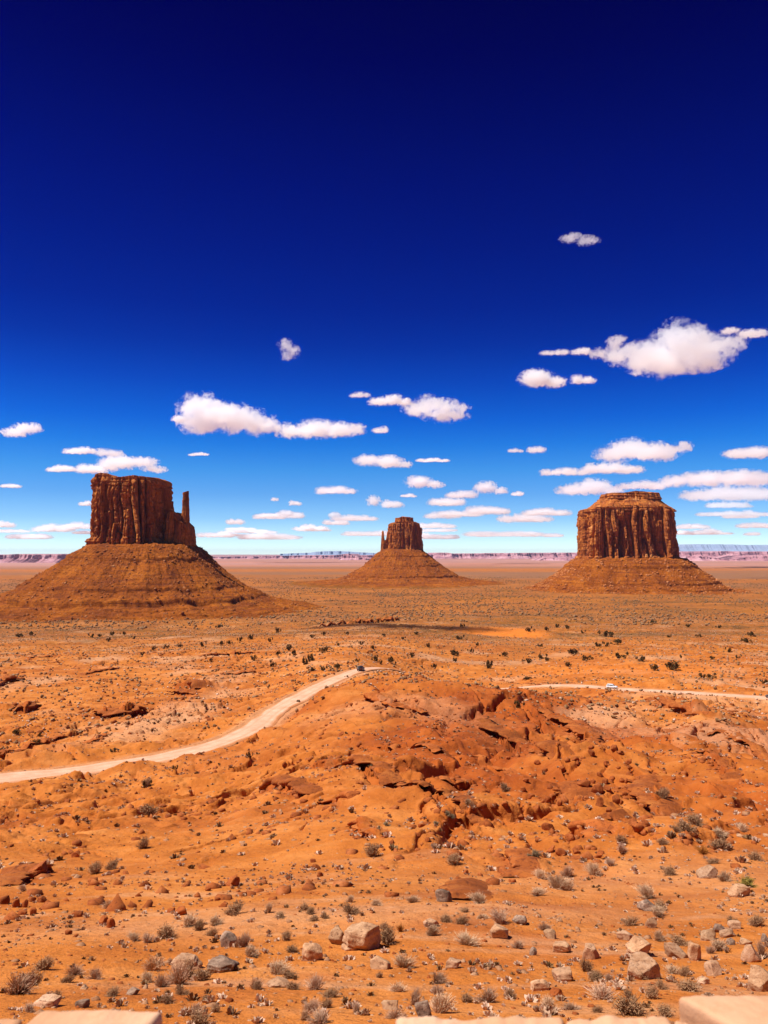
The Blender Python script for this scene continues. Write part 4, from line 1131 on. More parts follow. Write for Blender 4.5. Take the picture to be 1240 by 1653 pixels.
def place_boulder(px, py, w, h, m, label, group=None, seed=0, blocky=0.5, tilt=0.0, crack=0.0, sub=4, rz=None, deep=0.8, lift=0.0):
    x, y, z = pick(px, py + 0.38 * h)
    k = math.hypot(x, y) / F * 1.05
    q_ = 0.80 if (px > 840 and py > 1480 and w > 18) else 0.92
    W, Hh = w * k * q_, h * k * q_ * 1.15
    o = boulder_mesh(W, W * deep, Hh, 500 + seed, sub, blocky, RM[m], crack=crack)
    o.location = (x, y + 0.25 * W * deep, float(ground_z(np.array([x]), np.array([y + 0.25 * W * deep]))[0]) + Hh * (0.24 + lift))
    o.rotation_euler = (0, math.radians(tilt), random.uniform(-0.3, 0.3) if rz is None else rz)
    link(o); tag(o, label, "boulder", group)
    placed.append((px, py, label))
    return o
GB = "boulders on the near sandy bench"
BOULDERS = [  # px, py, w, h, kind, label, blocky, tilt, crack
    (587, 1515, 72, 48, 't', "large tan boulder with a cracked flat face", 0.8, 2, 0.35),
    (544, 1514, 36, 30, 't', "wedge boulder leaning on the left of the cracked tan boulder", 0.3, -24, 0),
    (503, 1540, 36, 30, 't', "squat brown boulder left below the cracked tan boulder", 0.4, 6, 0),
    (367, 1519, 32, 26, 'g', "dark mottled boulder with a pale streak beside two shrubs", 0.5, 8, 0),
    (296, 1556, 50, 28, 'p', "pale slab slanting up behind the biggest pink shrub", 0.5, -22, 0),
    (353, 1561, 58, 24, 'g', "grey flat slab propped over a dark gap", 0.75, -3, 0),
    (715, 1447, 30, 24, 'g', "angular grey boulder at the foot of the eroded slope", 0.5, -10, 0),
    (805, 1504, 36, 28, 't', "rounded tan boulder with grey lichen, alone right of centre", 0.3, 0, 0),
    (694, 1490, 30, 12, 'p', "low flat pale slab on the bare sand path", 0.7, -4, 0),
    (733, 1557, 30, 18, 'p', "pinkish wedge boulder on open sand", 0.4, -12, 0),
    (613, 1556, 36, 24, 't', "tan boulder with a hollow underside below the cracked one", 0.4, -6, 0),
    (452, 1588, 48, 16, 'p', "low pale ledge stone sunk in sand beside shrubs", 0.7, 0, 0),
    (1031, 1531, 48, 36, 't', "brown boulder split by a dark jagged crack", 0.6, 4, 0.1),
    (1041, 1564, 72, 44, 'p', "broadest speckled pale boulder, rounded, below the jagged crack", 0.45, -6, 0),
    (957, 1535, 32, 34, 'p', "upright pale block with a flat front", 0.75, 10, 0),
    (1094, 1537, 44, 26, 'p', "pale sloping boulder with a dark left end", 0.4, 10, 0),
    (1124, 1537, 28, 36, 't', "upright orange boulder split down the middle", 0.5, 4, 0),
    (1010, 1511, 34, 18, 'p', "flat pale boulder above the split brown boulder", 0.6, 3, 0),
    (1143, 1511, 36, 22, 't', "square cracked block in the row of stones", 0.8, -10, 0.0),
    (1176, 1508, 28, 14, 'p', "long thin pale stone beside the square cracked block", 0.6, -20, 0),
    (1162, 1500, 24, 14, 'g', "dark stone behind the thin pale stone", 0.5, 0, 0),
    (1216, 1541, 36, 34, 'p', "whitish faceted boulder near the right frame edge", 0.5, -12, 0),
    (1155, 1566, 32, 26, 'p', "pale pointed boulder over a dark gap", 0.35, -26, 0),
    (1138, 1584, 24, 13, 'p', "small slab fallen below the pale pointed boulder", 0.6, -16, 0),
    (1228, 1583, 44, 46, 't', "striped boulder cut by the right frame edge", 0.5, 24, 0),
    (913, 1574, 44, 28, 'p', "pale boulder with a rough crest beside the tan block", 0.4, -10, 0),
    (874, 1591, 38, 22, 't', "tan block with a dark left end under the pale rough crest", 0.6, 0, 0),
    (900, 1602, 26, 18, 'r', "rounded orange stone below the tan block", 0.2, 0, 0),
    (908, 1530, 36, 22, 't', "broken brown boulder left of the upright pale block", 0.4, 8, 0),
    (889, 1509, 24, 18, 't', "small tan boulder under a pale shrub", 0.4, 0, 0),
    (1047, 1464, 32, 18, 'g', "dark grey boulder on the sandy slope", 0.4, -10, 0),
    (1053, 1490, 22, 22, 't', "round tan stone under the dark grey boulder", 0.2, 0, 0),
    (1146, 1411, 32, 18, 'p', "shattered pale boulder among shrubs on the slope", 0.4, -18, 0),
    (1196, 1441, 34, 18, 't', "tan boulder below the yellow green bush", 0.5, 6, 0),
    (839, 1487, 26, 14, 'g', "grey topped stone right of the lichen boulder", 0.5, 0, 0),
    (632, 1622, 34, 22, 't', "tan stone in shrubs at the bottom near the wall", 0.5, 0, 0),
    (684, 1632, 30, 28, 'g', "grey boulder in the thickest shrubs near the wall", 0.5, 0, 0),
    (47, 1411, 54, 20, 'r', "tilted red slab overhanging a dark hollow", 0.7, -24, 0),
    (213, 1602, 26, 12, 'g', "small dark tilted plate of stone", 0.7, -14, 0),
    (72, 1619, 40, 18, 'p', "pale stone with a black right end above the wall block", 0.6, -12, 0),
    (132, 1621, 22, 16, 'g', "round grey stone with a dead twig above the wall block", 0.2, 0, 0),
    (165, 1488, 18, 14, 'r', "left one of a pair of red stones on the gully rim", 0.4, 0, 0),
    (178, 1491, 14, 18, 'r', "right one of a pair of red stones on the gully rim", 0.4, 14, 0),
    (375, 1424, 26, 17, 'r', "round red boulder in the pebbly wash", 0.25, 0, 0),
    (122, 1380, 16, 11, 'r', "lone red stone beside the winding rill", 0.3, 0, 0),
    (1182, 1521, 16, 12, 'g', "small grey stone right below the thin pale stone", 0.4, 0, 0),
    (1205, 1521, 24, 12, 't', "flat brown stone above the whitish boulder", 0.5, 0, 0),
    (1236, 1516, 14, 12, 'g', "dark stone at the frame edge above the whitish boulder", 0.5, 0, 0),
    (862, 1537, 14, 14, 'g', "small leaning grey stone left of the broken brown boulder", 0.6, 20, 0),
    (1190, 1494, 26, 14, 'p', "pale flat stone uphill of the dark stone row", 0.6, -6, 0),
    (550, 1185, 12, 8, 'r', "small red block on the road side of the ridge", 0.4, 0, 0),
    (994, 1152, 10, 6, 'p', "pale block on the slope below the white vehicle", 0.5, 0, 0),
]
for i, (px, py, w, h, m, lab, bl, ti, cr) in enumerate(BOULDERS):
    place_boulder(px, py, w, h, m, lab, GB, i, bl, ti, cr, sub=5 if w > 40 else 4)
GR = "red rocks fallen along the ledges"
LR = [(970, 1296, 16, 19), (995, 1293, 16, 16), (984, 1310, 13, 8), (943, 1272, 26, 14), (965, 1276, 24, 18), (983, 1277, 14, 10), (885, 1292, 12, 14), (868, 1310, 16, 12), (892, 1290, 15, 14), (885, 1336, 24, 16),
      (922, 1351, 22, 18), (955, 1218, 15, 12), (993, 1217, 13, 12), (981, 1233, 14, 10), (1030, 1341, 24, 14), (1045, 1331, 20, 12), (955, 1208, 12, 8), (1002, 1216, 14, 8), (1016, 1236, 12, 10), (930, 1228, 14, 8),
      (908, 1246, 12, 8), (970, 1252, 14, 9), (990, 1258, 12, 9), (1005, 1262, 11, 9), (978, 1264, 12, 9), (958, 1263, 11, 8), (1040, 1345, 16, 10), (1052, 1340, 14, 9), (1025, 1333, 14, 9), (968, 1380, 20, 16), (905, 1378, 22, 12), (890, 1372, 18, 10), (930, 1375, 18, 10),
      (6, 1455, 18, 15), (25, 1460, 14, 17), (38, 1460, 14, 15), (50, 1452, 15, 12), (66, 1453, 18, 13), (35, 1474, 16, 10), (53, 1472, 13, 13), (123, 1477, 20, 12), (290, 1473, 24, 16), (275, 1470, 16, 10), (318, 1446, 12, 9), (335, 1436, 12, 8), (360, 1461, 16, 11), (350, 1452, 12, 8), (110, 1506, 14, 9), (121, 1511, 10, 6),
      (835, 1400, 16, 12), (825, 1411, 14, 10), (828, 1422, 14, 8), (680, 1333, 14, 9), (667, 1335, 14, 8), (675, 1350, 16, 10), (690, 1357, 12, 8), (782, 1309, 12, 9), (815, 1302, 14, 8), (800, 1308, 10, 7), (510, 1400, 18, 12), (516, 1412, 14, 10), (505, 1390, 12, 8),
      (868, 1233, 14, 9), (880, 1245, 12, 9), (862, 1252, 12, 8), (850, 1262, 12, 8), (845, 1275, 12, 8), (858, 1285, 14, 9), (820, 1225, 10, 7), (905, 1300, 12, 10), (1010, 1282, 12, 9), (1060, 1262, 10, 8), (1070, 1275, 10, 8), (740, 1420, 14, 10), (752, 1408, 10, 8)]
for i, (px, py, w, h) in enumerate(LR):
    place_boulder(px, py, w * 0.9, h * 0.85, 'r', "red rock fallen among rubble along the gullies and rock ledges", GR, 200 + i, random.uniform(0.3, 0.9), random.uniform(-15, 15), sub=3)

# ------------------------------------------------------------------ shrubs
def shrub_mat(name, tip, root, var=0.35):
    m, n, l, b = new_mat(name)
    oi = N(n, 'ObjectInfo')
    t = attr(n, 'tip')
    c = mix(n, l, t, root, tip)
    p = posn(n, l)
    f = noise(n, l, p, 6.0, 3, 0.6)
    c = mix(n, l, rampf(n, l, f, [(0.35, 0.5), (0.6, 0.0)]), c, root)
    hv = math_n(n, l, 'ADD', 1 - var / 2, math_n(n, l, 'MULTIPLY', oi.outputs['Random'], var))
    c = mix(n, l, 1.0, c, hv, 'MULTIPLY')
    l.new(c, b.inputs['Base Color'])
    return m
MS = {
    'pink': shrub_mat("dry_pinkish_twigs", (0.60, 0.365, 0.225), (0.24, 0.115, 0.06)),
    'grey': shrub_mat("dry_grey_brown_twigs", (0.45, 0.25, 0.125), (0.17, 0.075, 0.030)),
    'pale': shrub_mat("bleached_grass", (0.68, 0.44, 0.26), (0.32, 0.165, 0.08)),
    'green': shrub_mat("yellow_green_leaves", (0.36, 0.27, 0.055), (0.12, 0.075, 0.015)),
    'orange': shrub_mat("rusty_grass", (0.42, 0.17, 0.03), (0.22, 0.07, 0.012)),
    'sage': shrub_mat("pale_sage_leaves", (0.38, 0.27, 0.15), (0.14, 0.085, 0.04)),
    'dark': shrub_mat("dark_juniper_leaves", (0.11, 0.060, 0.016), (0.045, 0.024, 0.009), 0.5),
}
def shrub_mesh(kind, seed, n_tw, spread, leafy, name="shrub"):
    """many thin bent twigs from one root crown, tufted with small leaf blades"""
    g = np.random.default_rng(seed)
    V, Q, A = [], [], []
    # a few main limbs lend the uneven outline
    nl = 7
    la = g.uniform(0, 6.28, nl); lr = g.uniform(0.0, 0.75, nl); lh = g.uniform(0.35, 1.0, nl) * (1.15 - 0.55 * lr)
    for i in range(n_tw):
        k = g.integers(0, nl)
        tipp = np.array([math.cos(la[k]) * lr[k], math.sin(la[k]) * lr[k], lh[k] * 0.8]) + g.normal(size=3) * np.array([0.22, 0.22, 0.14]) * spread
        tipp[2] = max(tipp[2], 0.06)
        q = g.uniform(0.1, 0.5) if leafy else 0.0
        a = np.array([g.normal() * 0.07, g.normal() * 0.07, -0.05]) * (1 - q) + tipp * q
        midp = (a + tipp) * 0.5 + np.array([0, 0, 0.10 * g.uniform(-0.5, 1)]) + g.normal(size=3) * 0.04
        dvec = tipp - a
        sd = np.cross(dvec, g.normal(size=3)); sd /= np.linalg.norm(sd) + 1e-9
        wd = g.uniform(0.010, 0.020) * (1.3 if leafy else 1.0)
        b0 = len(V)
        for p_, w_, t_ in ((a, wd, 0.05 + q), (midp, wd * 0.9, 0.55), (tipp, wd * 0.35, 1.0)):
            V += [p_ - sd * w_, p_ + sd * w_]; A += [t_, t_]
        Q += [(b0, b0 + 1, b0 + 3, b0 + 2), (b0 + 2, b0 + 3, b0 + 5, b0 + 4)]
        for _ in range(3 if leafy else 1):
            c = tipp + g.normal(size=3) * (0.05 if leafy else 0.035); c[2] = max(c[2], 0.02)
            u = g.normal(size=3); u /= np.linalg.norm(u); w2 = np.cross(u, g.normal(size=3)); w2 /= np.linalg.norm(w2)
            s_ = g.uniform(0.02, 0.045) * (1.25 if leafy else 0.8)
            b0 = len(V); V += [c - u * s_, c + w2 * s_ * 0.5, c + u * s_, c - w2 * s_ * 0.5]; A += [0.8, 1.0, 1.0, 0.9]
            Q.append((b0, b0 + 1, b0 + 2, b0 + 3))
    V = np.array(V)
    V[:, :2] /= np.percentile(np.abs(V[:, :2]), 97); V[:, 2] /= np.percentile(V[:, 2], 98)
    o = mesh_np(name, V, quads=np.array(Q), mat=MS[kind], attrs={'tip': np.array(A)}, link_it=False)
    return o
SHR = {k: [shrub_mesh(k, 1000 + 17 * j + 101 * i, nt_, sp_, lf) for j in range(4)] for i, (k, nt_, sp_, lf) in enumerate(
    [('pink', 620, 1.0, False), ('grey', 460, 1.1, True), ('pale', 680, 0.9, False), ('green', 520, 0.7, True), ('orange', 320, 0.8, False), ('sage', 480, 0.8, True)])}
NEAR = [  # px, py (centre), w, h
    (24, 1592, 40, 32, 'pink'), (49, 1583, 26, 22, 'grey'), (70, 1560, 24, 17, 'grey'), (119, 1568, 24, 17, 'pink'), (108, 1582, 18, 12, 'grey'), (152, 1575, 22, 16, 'pink'), (246, 1558, 24, 24, 'pale'),
    (285, 1575, 36, 36, 'pink'), (306, 1571, 30, 26, 'grey'), (259, 1585, 22, 22, 'pink'), (237, 1580, 20, 16, 'pale'), (325, 1575, 22, 20, 'grey'), (393, 1521, 22, 22, 'pink'), (403, 1538, 24, 17, 'pale'),
    (303, 1489, 26, 17, 'pale'), (322, 1496, 16, 15, 'grey'), (342, 1506, 16, 14, 'grey'), (266, 1507, 26, 20, 'grey'), (236, 1518, 18, 14, 'pink'), (215, 1514, 18, 12, 'pale'), (379, 1469, 28, 18, 'grey'), (345, 1489, 22, 14, 'pale'),
    (176, 1462, 18, 14, 'pale'), (154, 1404, 20, 16, 'grey'), (181, 1398, 20, 14, 'grey'), (232, 1363, 16, 18, 'grey'), (240, 1308, 24, 18, 'grey'), (235, 1267, 14, 12, 'grey'), (293, 1601, 20, 14, 'grey'), (268, 1614, 18, 16, 'grey'),
    (308, 1631, 26, 18, 'pink'), (322, 1645, 28, 20, 'grey'), (411, 1589, 20, 18, 'pink'), (90, 1607, 14, 12, 'grey'), (183, 1604, 20, 12, 'grey'), (46, 1630, 22, 12, 'pink'), (37, 1435, 12, 10, 'pale'), (347, 1630, 14, 12, 'grey'), (330, 1613, 16, 12, 'grey'),
    (629, 1514, 28, 26, 'grey'), (620, 1496, 15, 12, 'grey'), (647, 1499, 12, 14, 'orange'), (698, 1504, 22, 17, 'pale'), (755, 1519, 36, 18, 'pale'), (747, 1487, 18, 14, 'grey'), (720, 1484, 18, 12, 'grey'), (811, 1484, 30, 22, 'pink'), (652, 1555, 30, 20, 'pale'),
    (706, 1580, 28, 20, 'pink'), (644, 1596, 24, 14, 'pale'), (667, 1612, 22, 26, 'pink'), (637, 1638, 28, 18, 'pink'), (710, 1623, 36, 32, 'pale'), (789, 1609, 30, 24, 'pink'), (752, 1612, 20, 16, 'grey'), (821, 1606, 18, 16, 'pink'), (705, 1600, 20, 16, 'pink'),
    (508, 1589, 30, 22, 'pink'), (473, 1592, 18, 14, 'grey'), (467, 1574, 20, 14, 'grey'), (444, 1565, 36, 20, 'pale'), (415, 1592, 14, 14, 'grey'), (469, 1533, 18, 12, 'grey'), (464, 1513, 16, 14, 'grey'), (503, 1626, 28, 16, 'pink'), (528, 1621, 18, 16, 'grey'),
    (535, 1606, 24, 12, 'grey'), (576, 1630, 20, 18, 'pink'), (520, 1646, 40, 18, 'pink'), (491, 1640, 18, 18, 'pale'), (598, 1375, 24, 22, 'grey'), (735, 1391, 22, 16, 'grey'), (566, 1470, 24, 16, 'grey'), (606, 1458, 18, 10, 'pale'), (503, 1472, 14, 10, 'grey'),
    (508, 1484, 14, 8, 'grey'), (525, 1479, 12, 10, 'grey'), (491, 1465, 16, 12, 'grey'), (454, 1479, 16, 8, 'grey'), (434, 1467, 12, 16, 'pale'), (777, 1452, 30, 16, 'pale'), (752, 1470, 12, 8, 'grey'), (779, 1480, 14, 8, 'pale'), (667, 1453, 18, 11, 'pale'),
    (566, 1453, 12, 11, 'pale'), (613, 1575, 10, 10, 'grey'), (961, 1406, 22, 20, 'pale'), (901, 1426, 22, 24, 'pale'), (918, 1431, 24, 18, 'pale'), (917, 1409, 18, 20, 'pink'), (874, 1413, 20, 14, 'pale'), (869, 1441, 24, 12, 'pale'), (1050, 1443, 30, 20, 'pale'),
    (1083, 1408, 18, 12, 'grey'), (988, 1394, 16, 12, 'pink'), (1005, 1372, 18, 16, 'pink'), (1003, 1357, 18, 16, 'grey'), (1071, 1360, 16, 10, 'grey'), (1111, 1338, 26, 16, 'grey'), (1126, 1326, 24, 16, 'grey'), (1093, 1343, 12, 10, 'grey'), (1162, 1353, 24, 10, 'pale'),
    (1165, 1365, 24, 16, 'grey'), (1138, 1374, 22, 12, 'orange'), (1154, 1392, 16, 8, 'grey'), (1221, 1384, 18, 12, 'grey'), (1201, 1338, 16, 12, 'pale'), (1072, 1284, 16, 18, 'grey'), (1208, 1427, 21, 14, 'green'), (1171, 1416, 20, 16, 'pale'), (1071, 1464, 20, 14, 'grey'),
    (1064, 1474, 24, 14, 'pale'), (1021, 1489, 20, 14, 'grey'), (1064, 1513, 18, 16, 'pale'), (1101, 1520, 26, 14, 'grey'), (1162, 1528, 24, 16, 'pale'), (1149, 1535, 14, 12, 'pink'), (1232, 1536, 16, 24, 'pink'), (1226, 1491, 20, 14, 'grey'), (1184, 1489, 14, 14, 'grey'),
    (881, 1497, 20, 12, 'pink'), (837, 1526, 18, 14, 'pink'), (947, 1560, 18, 22, 'grey'), (966, 1579, 24, 14, 'grey'), (983, 1579, 12, 14, 'pink'), (976, 1606, 44, 20, 'pink'), (1016, 1626, 44, 30, 'grey'), (1057, 1606, 22, 18, 'grey'), (1071, 1592, 18, 14, 'grey'),
    (1115, 1594, 30, 16, 'grey'), (888, 1623, 28, 22, 'pale'), (925, 1626, 26, 12, 'pink'), (1036, 1575, 26, 16, 'grey'), (1090, 1567, 26, 13, 'pale'), (1106, 1570, 16, 16, 'grey'), (1079, 1635, 24, 16, 'grey'), (966, 1630, 14, 12, 'grey'), (825, 1606, 14, 18, 'grey'),
    (1018, 1606, 16, 14, 'grey'), (864, 1380, 17, 12, 'sage'), (1060, 1574, 14, 10, 'pink'), (757, 1300, 14, 12, 'grey'), (817, 1273, 15, 13, 'grey'), (722, 1315, 9, 8, 'sage'), (729, 1331, 10, 8, 'sage'), (704, 1331, 8, 7, 'sage'), (612, 1336, 7, 6, 'sage'), (624, 1331, 10, 7, 'sage'),
]
WORDS = {'pink': "dusty pink dry shrub", 'grey': "dark brownish grey shrub", 'pale': "bleached pale dry shrub", 'orange': "rusty orange grass clump", 'sage': "low pale greenish tuft"}
def place_shrub(px, py, w, h, kind, label, group, i):
    x, y, z = pick(px, py + 0.42 * h)
    k = math.hypot(x, y) / F * 1.06
    src = SHR[kind][i % 4]
    o = src.copy(); o.name = "shrub"
    link(o)
    y2 = y + 0.2 * w * k
    o.location = (x, y2, float(ground_z(np.array([x]), np.array([y2]))[0]) - 0.02)
    o.scale = (0.52 * w * k, 0.52 * w * k, 0.88 * h * k)
    o.rotation_euler = (0, 0, random.uniform(0, 6.28))
    tag(o, label, "shrub", group)
    return o
seen = {}
pend = []
for i, (px, py, w, h, kind) in enumerate(NEAR):
    if kind == 'green':
        lab = "rounded yellow green bush, the only green one on the slope"
    else:
        b_ = min((t for t in placed if not t[2].startswith("red rock fallen")), key=lambda t: math.hypot(t[0] - px, t[1] - py))
        dx_, dy_ = px - b_[0], py - b_[1]
        dist = math.hypot(dx_, dy_)
        if dist < 46:
            where = ("right of" if dx_ > 0 else "left of") if abs(dx_) > abs(dy_) else ("in front of" if dy_ > 0 else "behind")
            lab = f"{WORDS[kind]} {where} the " + " ".join(b_[2].split()[:8])
        elif py > 1540: lab = f"{WORDS[kind]} on stony sand just beyond the wall"
        elif py > 1440: lab = f"{WORDS[kind]} along the bare sand path"
        elif px > 850: lab = f"{WORDS[kind]} on the sandy slope below the red ledges"
        else: lab = f"{WORDS[kind]} on the eroded red slope below the road"
    lab = " ".join(lab.split()[:16])
    pend.append((px, py, w, h, kind, lab, i)); seen[lab] = seen.get(lab, 0) + 1
for px, py, w, h, kind, lab, i in pend:
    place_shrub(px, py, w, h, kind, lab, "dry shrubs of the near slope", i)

# dark junipers on the valley floor
def juniper_mesh(seed, n=420):
    g = np.random.default_rng(seed)
    V, Q, A = [], [], []
    ncl = 9
    cc = g.normal(size=(ncl, 3)) * np.array([0.5, 0.5, 0.22]) + np.array([0, 0, 0.5]); cr_ = g.uniform(0.22, 0.42, ncl)
    for i in range(n):
        k = g.integers(0, ncl)
        d = g.normal(size=3); d /= np.linalg.norm(d)
        c = cc[k] + d * cr_[k] * g.uniform(0.5, 1.0); c[2] = max(c[2], 0.03)
        u = g.normal(size=3); u /= np.linalg.norm(u); w2 = np.cross(u, g.normal(size=3)); w2 /= np.linalg.norm(w2)
        s_ = g.uniform(0.08, 0.17)
        b0 = len(V); V += [c - u * s_, c + w2 * s_ * 0.6, c + u * s_, c - w2 * s_ * 0.6]; A += [0.6, 1, 1, 0.8]
        Q.append((b0, b0 + 1, b0 + 2, b0 + 3))
    for i in range(10):                    # stems
        a = g.normal(size=3) * 0.08; a[2] = -0.1; t_ = cc[i % ncl]; s_ = np.array([0.03, 0.02, 0])
        b0 = len(V); V += [a - s_, a + s_, t_ + s_, t_ - s_]; A += [0] * 4; Q.append((b0, b0 + 1, b0 + 2, b0 + 3))
    V = np.array(V); V[:, :2] /= np.percentile(np.abs(V[:, :2]), 97); V[:, 2] /= np.percentile(V[:, 2], 98)
    return mesh_np("juniper_bush", V, quads=np.array(Q), mat=MS['dark'], attrs={'tip': np.array(A)}, link_it=False)
JUN = [juniper_mesh(3000 + i) for i in range(5)]
MID = [(467, 1045, 10, 13), (521, 1049, 14, 12), (499, 1061, 16, 14), (492, 1068, 14, 12), (474, 1054, 10, 10), (449, 1055, 9, 9), (410, 1062, 9, 11), (441, 1072, 10, 10), (521, 1079, 11, 9), (544, 1076, 14, 10), (503, 1081, 10, 7), (578, 1066, 7, 7),
       (605, 1062, 10, 12), (615, 1069, 7, 8), (632, 1066, 11, 12), (603, 1045, 7, 7), (583, 1038, 8, 7), (664, 1057, 11, 10), (692, 1042, 9, 8), (504, 1027, 9, 6), (522, 1023, 7, 7), (450, 1017, 9, 9), (404, 1027, 7, 9), (435, 1033, 8, 8), (734, 1054, 16, 10), (735, 1065, 8, 8),
       (748, 1010, 9, 7), (741, 1029, 14, 8), (789, 1072, 16, 16), (814, 1056, 11, 8), (482, 1133, 7, 6), (403, 1219, 9, 10), (855, 1016, 14, 9), (899, 1010, 9, 7), (916, 1012, 8, 7), (883, 1015, 7, 7), (979, 1023, 20, 11), (965, 1040, 13, 9), (980, 1040, 9, 8),
       (997, 1036, 18, 8), (924, 1052, 17, 9), (871, 1042, 9, 6), (852, 1066, 14, 9), (873, 1060, 14, 9), (883, 1064, 8, 7), (918, 1073, 10, 8), (951, 1062, 18, 8), (999, 1058, 20, 10), (1036, 1064, 16, 9), (1057, 1078, 12, 11), (1084, 1075, 22, 15), (1134, 1091, 9, 9),
       (1148, 1092, 14, 9), (1178, 1049, 8, 10), (1213, 1024, 10, 8), (1206, 1034, 12, 7), (1126, 1026, 9, 6), (1080, 1027, 7, 5), (1025, 1006, 7, 6), (1054, 1004, 11, 6), (851, 1095, 12, 6), (839, 1136, 16, 10), (1235, 1100, 12, 6), (149, 1026, 9, 7), (161, 1026, 7, 5),
       (181, 1023, 8, 7), (175, 1033, 7, 7), (199, 1022, 8, 6), (217, 1029, 6, 6), (51, 1023, 8, 7), (32, 1026, 12, 6), (270, 1044, 8, 7), (291, 1042, 7, 7), (326, 1040, 9, 9), (357, 1038, 8, 8), (371, 1037, 8, 7), (387, 1032, 8, 8), (404, 1029, 8, 8), (229, 1055, 7, 7),
       (248, 1047, 6, 7), (353, 1011, 10, 6), (284, 1239, 10, 6), (234, 1267, 14, 12), (64, 1186, 9, 7), (25, 1182, 14, 8), (59, 1198, 14, 7), (184, 1212, 12, 6), (560, 1092, 6, 5), (1100, 1060, 9, 6), (1150, 1062, 8, 6), (700, 1075, 8, 7), (760, 1050, 9, 7), (772, 1040, 8, 6),
       (650, 1030, 7, 6), (672, 1022, 7, 5), (620, 1025, 6, 5), (560, 1022, 6, 5), (545, 1040, 7, 6), (385, 1055, 7, 6), (340, 1066, 7, 6), (1110, 1010, 8, 5), (1160, 1012, 8, 5), (1190, 1060, 9, 6), (940, 1020, 8, 6)]
UNIQ = {(1084, 1075): "biggest dark bush on the sand behind the right stretch of road", (789, 1072): "tall dark bush between the dune and the start of the right road",
        (521, 1049): "broad dark bush above the road's end, right of an upright one", (467, 1045): "upright dark bush left of the broad one above the road's end", (979, 1023): "wide low dark bush beyond the orange dune"}
for i, (px, py, w, h) in enumerate(MID):
    x, y, z = pick(px, py + 0.42 * h, 100, 4000)
    k = math.hypot(x, y) / F
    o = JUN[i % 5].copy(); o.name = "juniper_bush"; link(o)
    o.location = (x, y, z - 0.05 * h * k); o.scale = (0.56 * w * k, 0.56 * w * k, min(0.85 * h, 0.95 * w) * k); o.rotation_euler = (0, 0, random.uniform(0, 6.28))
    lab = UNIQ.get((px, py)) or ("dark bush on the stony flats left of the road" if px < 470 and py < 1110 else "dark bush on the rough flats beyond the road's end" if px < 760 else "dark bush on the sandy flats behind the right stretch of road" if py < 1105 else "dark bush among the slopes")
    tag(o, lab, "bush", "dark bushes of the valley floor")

# ------------------------------------------------------------------ what nobody could count: small brush, rubble, pebbles
def scatter(n, r0, r1, pw, fn=None, seed=0, half=0.50):
    g = np.random.default_rng(seed)
    u = g.uniform(0, 1, n)
    r = (r0 ** pw + u * (r1 ** pw - r0 ** pw)) ** (1 / pw)
    t = g.uniform(-half, half, n)
    x, y = r * np.sin(t), r * np.cos(t)
    keep = np.ones(n, bool)
    if fn is not None: keep = g.uniform(0, 1, n) < fn(x, y)
    # keep off the road
    P = ROAD[::3, :2]
    for k in range(0, len(P)):
        keep &= (x - P[k, 0]) ** 2 + (y - P[k, 1]) ** 2 > (ROAD_W + 1.5) ** 2
    x, y, r = x[keep], y[keep], r[keep]
    return np.stack([x, y, ground_z(x, y)], 1), r, g
_EG = EDGE.reshape(RRg.shape); _DN = dune.reshape(RRg.shape)
def lookup(A, x, y):
    i = np.clip(np.searchsorted(RS, np.hypot(x, y)), 0, len(RS) - 1); j = np.clip(np.searchsorted(TH, np.arctan2(x, y)), 0, len(TH) - 1)
    return A[i, j]
def tuft(seed, n=26):
    g = np.random.default_rng(seed)
    V, T = [], []
    for i in range(n):
        a = g.uniform(0, 6.28); e = g.uniform(0.25, 1.5)
        d = np.array([math.cos(a) * math.cos(e), math.sin(a) * math.cos(e), math.sin(e) * 0.8]) * g.uniform(0.75, 1.1)
        s_ = np.cross(d, g.normal(size=3)); s_ /= np.linalg.norm(s_); s_ *= g.uniform(0.10, 0.2)
        b0 = len(V); c = d * 0.25; c[2] = -0.05
        V += [c - s_ * 0.5, c + s_ * 0.5, d * 0.75 + s_, d, d * 0.75 - s_]
        T += [(b0, b0 + 1, b0 + 2), (b0, b0 + 2, b0 + 4), (b0 + 4, b0 + 2, b0 + 3)]
    return np.array(V), np.array(T)
TUFT = [tuft(4000 + i) for i in range(6)]
BUSHLET = [(v * np.array([1, 1, 0.8]) + np.array([0, 0, 0.45]), f) for v, f in (lump(1, 300 + i) for i in range(4))]
def stuff_mat(name, stops, seed):
    m, n, l, b = new_mat(name)
    p = posn(n, l)
    g = noise(n, l, p, 0.9, 3, 0.7)
    l.new(rampf(n, l, g, stops), b.inputs['Base Color'])
    return m
M_br1 = stuff_mat("pale_dry_brush", [(0.35, (0.32, 0.17, 0.09)), (0.5, (0.52, 0.32, 0.20)), (0.65, (0.66, 0.44, 0.31))], 1)
M_br2 = stuff_mat("dark_dry_brush", [(0.35, (0.14, 0.065, 0.022)), (0.5, (0.25, 0.13, 0.055)), (0.65, (0.40, 0.24, 0.13))], 2)
M_rub = simple_rock("red_rubble", [(0.3, (0.18, 0.042, 0.010)), (0.5, (0.34, 0.085, 0.018)), (0.7, (0.48, 0.16, 0.05))], 0.8, (0.13, 0.03, 0.01), (0.52, 0.22, 0.09), 0.5, 0.05, 6.0)
M_peb = simple_rock("pale_rubble", [(0.3, (0.30, 0.11, 0.035)), (0.5, (0.44, 0.20, 0.09)), (0.7, (0.56, 0.32, 0.18))], 0.8, (0.18, 0.065, 0.025), (0.60, 0.38, 0.24), 0.5, 0.05, 6.0)
